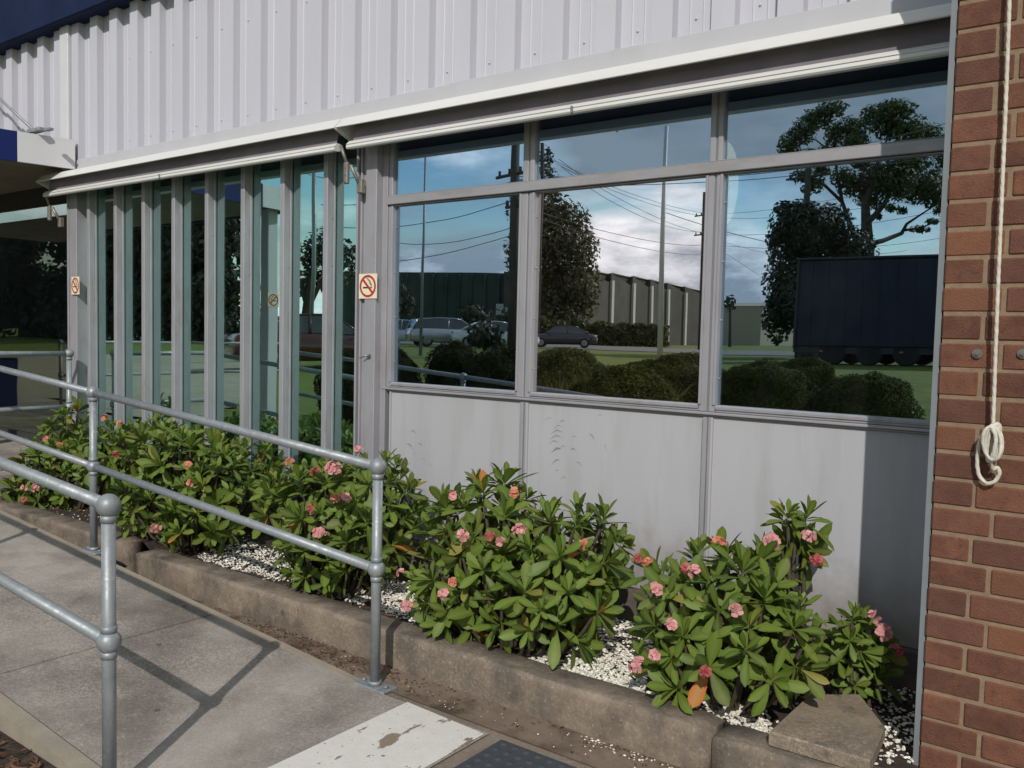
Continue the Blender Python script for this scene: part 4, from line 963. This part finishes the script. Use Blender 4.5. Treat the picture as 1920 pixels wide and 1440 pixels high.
m = MB(); dp = MB(); mo2 = MB()
for (u0, v0, dr), (u1, v1, _) in zip(bays[:-1], bays[1:]):
    Z0 = Fz+(u0-1085)*.12; Z1 = Fz+(u1-1085)*.12; p0, p1 = refl(u0, v0, Z0), refl(u1, v1, Z1); zl = refl(u1, v0+dr, Z1).z; q2 = p0.lerp(p1, .15)
    vs = [(p0.x, p0.y, .5), (p1.x, p1.y, .5), (p1.x, p1.y, zl), (p0.x, p0.y, p0.z)]
    back = [(x-10, y, z) for x, y, z in vs]; m.add(vs+back, [(0, 1, 2, 3), (3, 2, 6, 7), (0, 3, 7, 4), (1, 5, 6, 2)])
    vs = [(q2.x-.5, q2.y, zl-1.5), (p1.x-.5, p1.y+.02, zl-1.5), (p1.x-.5, p1.y+.02, p1.z), (q2.x-.5, q2.y, p1.z+.1)]; back = [(x-9, y, z) for x, y, z in vs]; mo2.add(vs+back, [(0, 1, 2, 3), (3, 2, 6, 7), (1, 5, 6, 2), (0, 3, 7, 4)])
    dp.box(p1.x+.02, p1.x+.3, p1.y-.25, p1.y+.25, .6, p1.z-.8); dp.tube([Vector((q2.x-.4, q2.y, p1.z+.1)), Vector((p1.x-.4, p1.y, p1.z))], .09, 4)
obj('roof_monitor', mo2, plasticg, Fc)
obj('wall', m, grey, Fc); obj('downpipe', dp, trimw, Fc)
a, b = refl(1345, 612, 150), refl(1450, 612, 150); zt = refl(1400, 573, 150).z; Tn = thing('tan_shed', ((a.x+b.x)/2, a.y, .6), 'distant tan shed low on the skyline of the right window', 'shed')
m = MB(); m.box(a.x, b.x, a.y-20, a.y, .5, zt); obj('wall', m, tan, Tn)
m = MB(); m.strip([(a.y-20.2, zt), (a.y+.2, zt), (a.y-10, zt+1.)], a.x-.3, b.x+.3); obj('roof', m, tan, Tn)

# poles and power lines
def pole(label, u, vtop, Z, r0, r1, m_, arms=(), name='power_pole', lean=0., cat='pole', group=None):
    t = refl(u, vtop, Z); x, y = t.x, t.y; z0 = terr(x, y); T = thing(name, (x-lean, y, z0), label, cat, group)
    m = MB(); m.tube([(x-lean, y, z0-.1), (x, y, t.z)], [r0, r1], 12); obj('shaft', m, m_, T)
    ends = []
    for (v, L, ang) in arms:
        z = refl(u, v, Z).z; d = Vector((cos(ang), sin(ang), 0)); m = MB(); c = Vector((x, y, z)); p, q = c-d*L, c+d*L
        m.tube([p, q], .06, 6)
        for k in range(4):
            w = p.lerp(q, (k+.3)/3.6); m.tube([w, w+Vector((0, 0, .22))], .05, 6); ends.append(w+Vector((0, 0, .2)))
        obj('crossarm', m, m_, T)
    return T, ends
P1, e1 = pole('stout timber power pole with a wide crossarm, mirrored in the left window', 970, 225, 30, .19, .14, woodpole, [(325, 1.1, .3), (383, .5, .3)])
pole('thin pale lamp pole standing on the lawn, mirrored in the left window', 797, 290, 30, .06, .035, galv, name='lamp_pole')
P3, e3 = pole('slim grey steel pole in the middle window, right of the hedge', 1250, 235, 32, .11, .075, wpaint, name='steel_pole')
P4, e4 = pole('distant power pole with two crossarms mirrored by the window mullion', 1322, 360, 68, .16, .12, woodpole, [(404, 1., .4), (440, 1., .4)])
P5, e5 = pole('dark power pole rising through the gum tree in the right window', 1516, 305, 42, .2, .15, woodpole, [(330, 1.2, .2)])
P6, e6 = pole('power pole mirrored between the last two fins', 589, 300, 30, .085, .07, galv, [])
P7, e7 = pole('power pole rising beside the pointed tree in the middle window', 1016, 268, 60, .15, .12, woodpole, [(300, .9, .2)])
def powerline(label, a, b, sag, r=.012):
    a, b = Vector(a), Vector(b); pts = [a.lerp(b, i/24)+Vector((0, 0, -4*sag*(i/24)*(1-i/24))) for i in range(25)]
    m = MB(); m.tube(pts, r, 5, False); tag(obj('power_line', m, wire), label, 'power line', 'overhead power lines')
def line_px(label, u0, v0, Z0, u1, v1, Z1, sag=.5, r=.014): powerline(label, refl(u0, v0, Z0), refl(u1, v1, Z1), sag, r)
WL = [(600, 385, 30, 1000, 330, 33, .3), (600, 425, 34, 970, 372, 30, .4), (962, 330, 30, 1900, 190, 40, .9), (962, 338, 30, 1900, 238, 36, .7), (955, 345, 30, 1900, 262, 36, .6), (700, 445, 40, 1010, 405, 30, .6), (560, 480, 34, 1010, 420, 32, .7),
      (962, 380, 30, 1330, 460, 64, .5), (970, 395, 30, 1330, 478, 66, .5), (1040, 300, 42, 1330, 402, 66, .4), (1040, 304, 42, 1335, 408, 66, .5), (1045, 296, 42, 1328, 440, 66, .6), (1050, 310, 42, 1328, 436, 66, .9),
      (1322, 404, 66, 1900, 300, 46, .5), (1322, 408, 66, 1900, 330, 46, .8), (1322, 440, 66, 1900, 360, 46, .8), (1322, 444, 66, 1560, 500, 90, .3), (1322, 450, 66, 1500, 560, 120, .3), (1250, 400, 32, 1700, 470, 60, .8), (530, 300, 30, 700, 320, 34, .5), (1360, 462, 60, 1800, 440, 60, .6)]
wl = ['from the left fins to the stout pole', 'lower span between the fins and the stout pole', 'highest span across the upper windows', 'second span across the upper windows', 'third span across the upper windows', 'slack span left of the stout pole', 'lowest span left of the stout pole',
      'descending from the stout pole to the far pole', 'lower descending span from the stout pole', 'upper strand leaving the pointed tree', 'second strand leaving the pointed tree', 'steep strand leaving the pointed tree', 'slack strand leaving the pointed tree',
      'strand from the far pole to the gum tree', 'second strand from the far pole to the gum tree', 'lower strand from the far pole to the gum tree', 'falling strand right of the far pole', 'lowest falling strand right of the far pole', 'strand behind the steel pole', 'short strand seen between the fins', 'strand crossing below the gum crown']
for w, lb in zip(WL, wl): line_px('thin overhead wire '+lb, *w)

# ------------------------------------------------------------------ vehicles
tyre = mat('tyre_rubber', (.02, .02, .02), rough=.85); rim = mat('wheel_rim', (.35, .35, .36), rough=.35, metal=.8); carglass = mat('car_glass', (.02, .025, .03), rough=.05, spec=.9, coat=1.); lampm = mat('lamp_lens', (.7, .7, .72), rough=.1, coat=1.); tailm = mat('tail_lens', (.4, .01, .01), rough=.15, coat=1.)
plastic = mat('dark_plastic', (.03, .03, .032), rough=.6)
def wheel(T, x, y, r=.32, w=.2):
    s = 1 if y > 0 else -1; a = MB(); o = Vector(T.location)
    a.tube([o+Vector((x, y-s*w/2, r)), o+Vector((x, y-s*w*.38, r)), o+Vector((x, y+s*w*.38, r)), o+Vector((x, y+s*w/2, r))], [r*.93, r, r, r*.93], 24); t = obj('wheel', a, tyre, T)
    a = MB(); a.tube([o+Vector((x, y+s*w*.42, r)), o+Vector((x, y+s*w*.54, r))], [r*.66, r*.6], 16); 
    for k in range(5):
        q = k*2*pi/5; a.tube([o+Vector((x, y+s*w*.55, r)), o+Vector((x+r*.55*cos(q), y+s*w*.52, r+r*.55*sin(q)))], .025, 5)
    obj('rim', a, rim, t)
def car(name, label, color, pos, ang, kind='sedan', metal=.4, cat='car', group='parked cars across the lawn'):
    T = thing(name, pos, label, cat, group); o = Vector(pos)
    paint = mat('paint_'+name, color, rough=.3, metal=metal, coat=1.)
    # body: stations along x: (x, half width, z belt bottom, z top)
    if kind == 'sedan':
        low = [(-2.28, .62, .42, .70), (-2.2, .80, .28, .86), (-1.7, .88, .22, .94), (-1.0, .90, .20, .96), (0, .90, .20, .94), (.9, .90, .20, .93), (1.4, .88, .22, .86), (1.95, .82, .26, .76), (2.22, .66, .32, .60)]
        roof = [(-1.75, .74, .95), (-1.0, .62, 1.34), (-.5, .60, 1.43), (.1, .60, 1.44), (.5, .61, 1.38), (1.15, .74, .94)]
    elif kind == 'wagon':
        low = [(-2.3, .76, .38, .88), (-2.22, .85, .28, .98), (-1.6, .90, .22, 1.0), (0, .91, .20, .98), (.9, .91, .20, .97), (1.5, .88, .24, .92), (2.0, .82, .28, .82), (2.26, .64, .34, .62)]
        roof = [(-2.2, .78, .98), (-1.95, .68, 1.46), (-.8, .66, 1.56), (.1, .66, 1.55), (.5, .66, 1.48), (1.35, .76, .96)]
    else:
        low = [(-1.9, .72, .38, .86), (-1.82, .82, .26, .94), (-1.2, .86, .22, .95), (0, .86, .20, .93), (.8, .86, .20, .92), (1.3, .84, .24, .86), (1.75, .78, .28, .74), (1.92, .62, .32, .60)]
        roof = [(-1.8, .74, .94), (-1.5, .64, 1.40), (-.6, .62, 1.50), (.1, .62, 1.48), (.45, .63, 1.40), (1.1, .72, .92)]
    m = MB(); vs = []
    for x, w, zb, zt in low:
        vs += [(o.x+x, o.y-w*.9, o.z+zb), (o.x+x, o.y-w, o.z+zb+.16*(zt-zb)+.05), (o.x+x, o.y-w, o.z+zb+.62*(zt-zb)), (o.x+x, o.y-w*.93, o.z+zt-.03), (o.x+x, o.y-w*.80, o.z+zt+.01),
               (o.x+x, o.y+w*.80, o.z+zt+.01), (o.x+x, o.y+w*.93, o.z+zt-.03), (o.x+x, o.y+w, o.z+zb+.62*(zt-zb)), (o.x+x, o.y+w, o.z+zb+.16*(zt-zb)+.05), (o.x+x, o.y+w*.9, o.z+zb)]
    n = 10; fs = [(i*n+k, (i+1)*n+k, (i+1)*n+(k+1) % n, i*n+(k+1) % n) for i in range(len(low)-1) for k in range(n)]; fs += [tuple(range(n)), tuple(reversed(range((len(low)-1)*n, len(low)*n)))]
    m.add(vs, fs, True); obj('body', m, paint, T)
    # roof panel and pillars in paint, glass between
    m = MB(); g = MB(); R_ = roof
    for i in range(len(R_)-1):
        (xa, wa, za), (xb, wb, zb_) = R_[i], R_[i+1]; quad = [(o.x+xa, o.y-wa, o.z+za), (o.x+xb, o.y-wb, o.z+zb_), (o.x+xb, o.y+wb, o.z+zb_), (o.x+xa, o.y+wa, o.z+za)]
        (g if i in (0, len(R_)-2) else m).add(quad, [(0, 1, 2, 3)], True)
    for s in (-1, 1):
        base = [(o.x+R_[0][0]+.1, o.y+s*.80, o.z+R_[0][2]), (o.x+R_[-1][0]-.08, o.y+s*.80, o.z+R_[-1][2])]; topp = [(o.x+x, o.y+s*w, o.z+z) for x, w, z in R_[1:-1]]
        poly = [base[0]]+topp+[base[1]]; g.add(poly, [tuple(range(len(poly)))] if s > 0 else [tuple(reversed(range(len(poly))))])
        for (xa, wa, za), (xb, wb, zb_) in ((R_[0], R_[1]), (R_[-2], R_[-1])): m.tube([(o.x+xa, o.y+s*(wa+.01), o.z+za), (o.x+xb, o.y+s*(wb+.01), o.z+zb_)], .035, 6)
        m.tube([(o.x-.25, o.y+s*.64, o.z+R_[2][2]-.02), (o.x-.3, o.y+s*.82, o.z+.94)], .035, 6); m.tube([(o.x+q[0], o.y+s*(q[1]+.005), o.z+q[2]) for q in R_[1:-1]], .03, 6)
    obj('roof', m, paint, T); obj('windows', g, carglass, T)
    L0, L1 = low[0][0], low[-1][0]
    for s in (-1, 1):
        m = MB(); m.ball((o.x+L1-.12, o.y+s*.55, o.z+.62), (.13, .17, .08), 10, 6); obj('headlight', m, lampm, T)
        m = MB(); m.ball((o.x+L0+.09, o.y+s*.60, o.z+.78), (.08, .15, .09), 10, 6); obj('tail_light', m, tailm, T)
        m = MB(); m.ball((o.x+R_[-1][0]-.25, o.y+s*.98, o.z+.98), (.09, .09, .06), 8, 6); obj('mirror', m, paint, T)
        for x in (L0+.85, L1-.82): wheel(T, x, s*.80)
    m = MB(); m.bbox(o.x+L1-.06, o.x+L1+.04, o.y-.5, o.y+.5, o.z+.34, o.z+.48, .02); obj('grille', m, plastic, T)
    T.rotation_euler = (0, 0, ang); return T
def ground_at(u, v, Z): p = refl(u, v, Z); return (p.x, p.y, terr(p.x, p.y)+.03)
def face(u0, u1, v, Z):   # heading so the side runs from u0 to u1
    a, b = refl(u0, v, Z), refl(u1, v, Z); return atan2(b.y-a.y, b.x-a.x)
car('dark_sedan', 'dark grey sedan on the road before the hedge, mirrored in the middle window', (.035, .035, .045), ground_at(1055, 649, 56), face(1105, 1010, 648, 62)+.1, 'sedan')
car('silver_wagon', 'silver station wagon mirrored behind the thin lamp pole', (.50, .51, .53), ground_at(843, 647, 47), face(800, 885, 647, 47)-.35, 'wagon', .6)
car('white_hatchback', 'white hatchback cut by the left edge of the left window', (.66, .68, .70), ground_at(762, 640, 52), face(735, 790, 640, 52)-.1, 'hatch', .2)
car('white_sedan', 'white sedan half hidden behind the dark bush in the left window', (.66, .68, .70), ground_at(928, 652, 45), face(900, 960, 652, 45)-.1, 'sedan', .2)
car('red_sedan', 'dark red sedan mirrored between the right fins with sun on its roof', (.075, .009, .012), ground_at(585, 690, 24), face(500, 640, 690, 24)-.55, 'sedan', .3)
# blue curtain side trailer
tz = 33.; a, b = refl(1490, 640, tz), refl(1775, 640, 29.6); a.z = b.z = 0
L = 13.2; dirv = (b-a).normalized(); ang = atan2(dirv.y, dirv.x); z0 = .66; base = Vector((a.x, a.y, z0))
T = thing('truck_trailer', base, 'parked trailer with a dark navy curtain side, mirrored in the right window', 'trailer')
zt = refl(1488, 487, tz).z-z0; zbm = refl(1488, 655, tz).z-z0+.15
def LB(x0, x1, y0, y1, q0, q1, c=.03): m = MB(); m.bbox(base.x+x0, base.x+x1, base.y+y0, base.y+y1, base.z+q0, base.z+q1, c); return m
cs = LB(0.05, L-.05, -2.45, -.02, zbm, zt-.1)
for k in range(1, 22):
    for yy in (-.02, -2.47): cs.bbox(base.x+k*.6-.02, base.x+k*.6+.02, base.y+yy-.012, base.y+yy+.014, base.z+zbm-.12, base.z+zt-.12, .004)
obj('curtain_side', cs, mat('curtain_navy', (.004, .009, .040), (.003, .007, .028), 1.5, .5), T)
for k in range(5):
    for yy in (.0, -2.49): q = LB(1+k*2.8, 1.12+k*2.8, yy-.01, yy+.025, zbm-.2, zbm-.14, .005); obj('marker_lamp', q, salmon, T)
m = LB(0, L, -2.5, .03, zt-.1, zt); obj('roof', m, plastic, T)
m = MB()
for x in (0, L-.1):
    for y in (-2.5, -.05): m.bbox(base.x+x, base.x+x+.1, base.y+y, base.y+y+.08, base.z+zbm-.1, base.z+zt-.1, .01)
m.bbox(base.x, base.x+L, base.y-2.4, base.y-.06, base.z+zbm-.25, base.z+zbm-.01, .01); obj('frame', m, plastic, T)
for x in (1.4, 2.7, 4.0, 9.6, 10.9):
    for y in (-.2, -2.3): wheel(T, x, y+.001 if y > -1 else y, .48, .28)
obj('headboard', LB(L+.05, L+2.0, -2.35, -.1, .9, 3.0, .08), navy, T)
T.rotation_euler = (0, 0, ang)
if (Matrix.Rotation(ang, 3, 'Z')@Vector((0, 1, 0))).y < 0: pass
# blue bin by the entrance
bp = Vector((-13.15, 2.6, .3226)); T = thing('blue_bin', bp, 'blue bin mirrored at the left edge in the entrance glass', 'bin')
m = MB(); m.prism([(bp.x-.35, bp.y-.3), (bp.x+.3, bp.y-.3), (bp.x+.3, bp.y+.3), (bp.x-.35, bp.y+.3)], .33, 1.0, .02); obj('body', m, bluep, T)
m = MB(); m.bbox(bp.x-.38, bp.x+.33, bp.y-.33, bp.y+.33, 1.002, 1.05, .015); obj('lid', m, wpaint, T)
# unidentified pale shape in the right hand window, glow added so it shows
glow = bpy.data.materials.new('added_glow'); glow.use_nodes = True; gb_ = glow.node_tree.nodes['Principled BSDF']; gb_.inputs['Base Color'].default_value = (.7, .62, .4, 1); gb_.inputs['Emission Color'].default_value = (1, .80, .46, 1); gb_.inputs['Emission Strength'].default_value = 1.7
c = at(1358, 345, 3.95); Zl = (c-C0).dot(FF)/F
T = thing('glowing_shape', (c.x, 4.05, c.z), 'tall pale yellow shape inside the right hand window, with an added glow', 'lamp')
m = MB(); m.ball(c, (24*Zl*1.1, .05, 78*Zl), 20, 16); obj('shape_body', m, glow, T)
m = MB(); m.bbox(c.x-.03, c.x+.03, 3.98, 4.10, c.z-.06, c.z+.06, .01); m.box(c.x-.02, c.x+.02, 4.1, 7.49, c.z-.02, c.z+.02); obj('bracket', m, plastic, T)  # bracket and arm that carry the added glowing shape
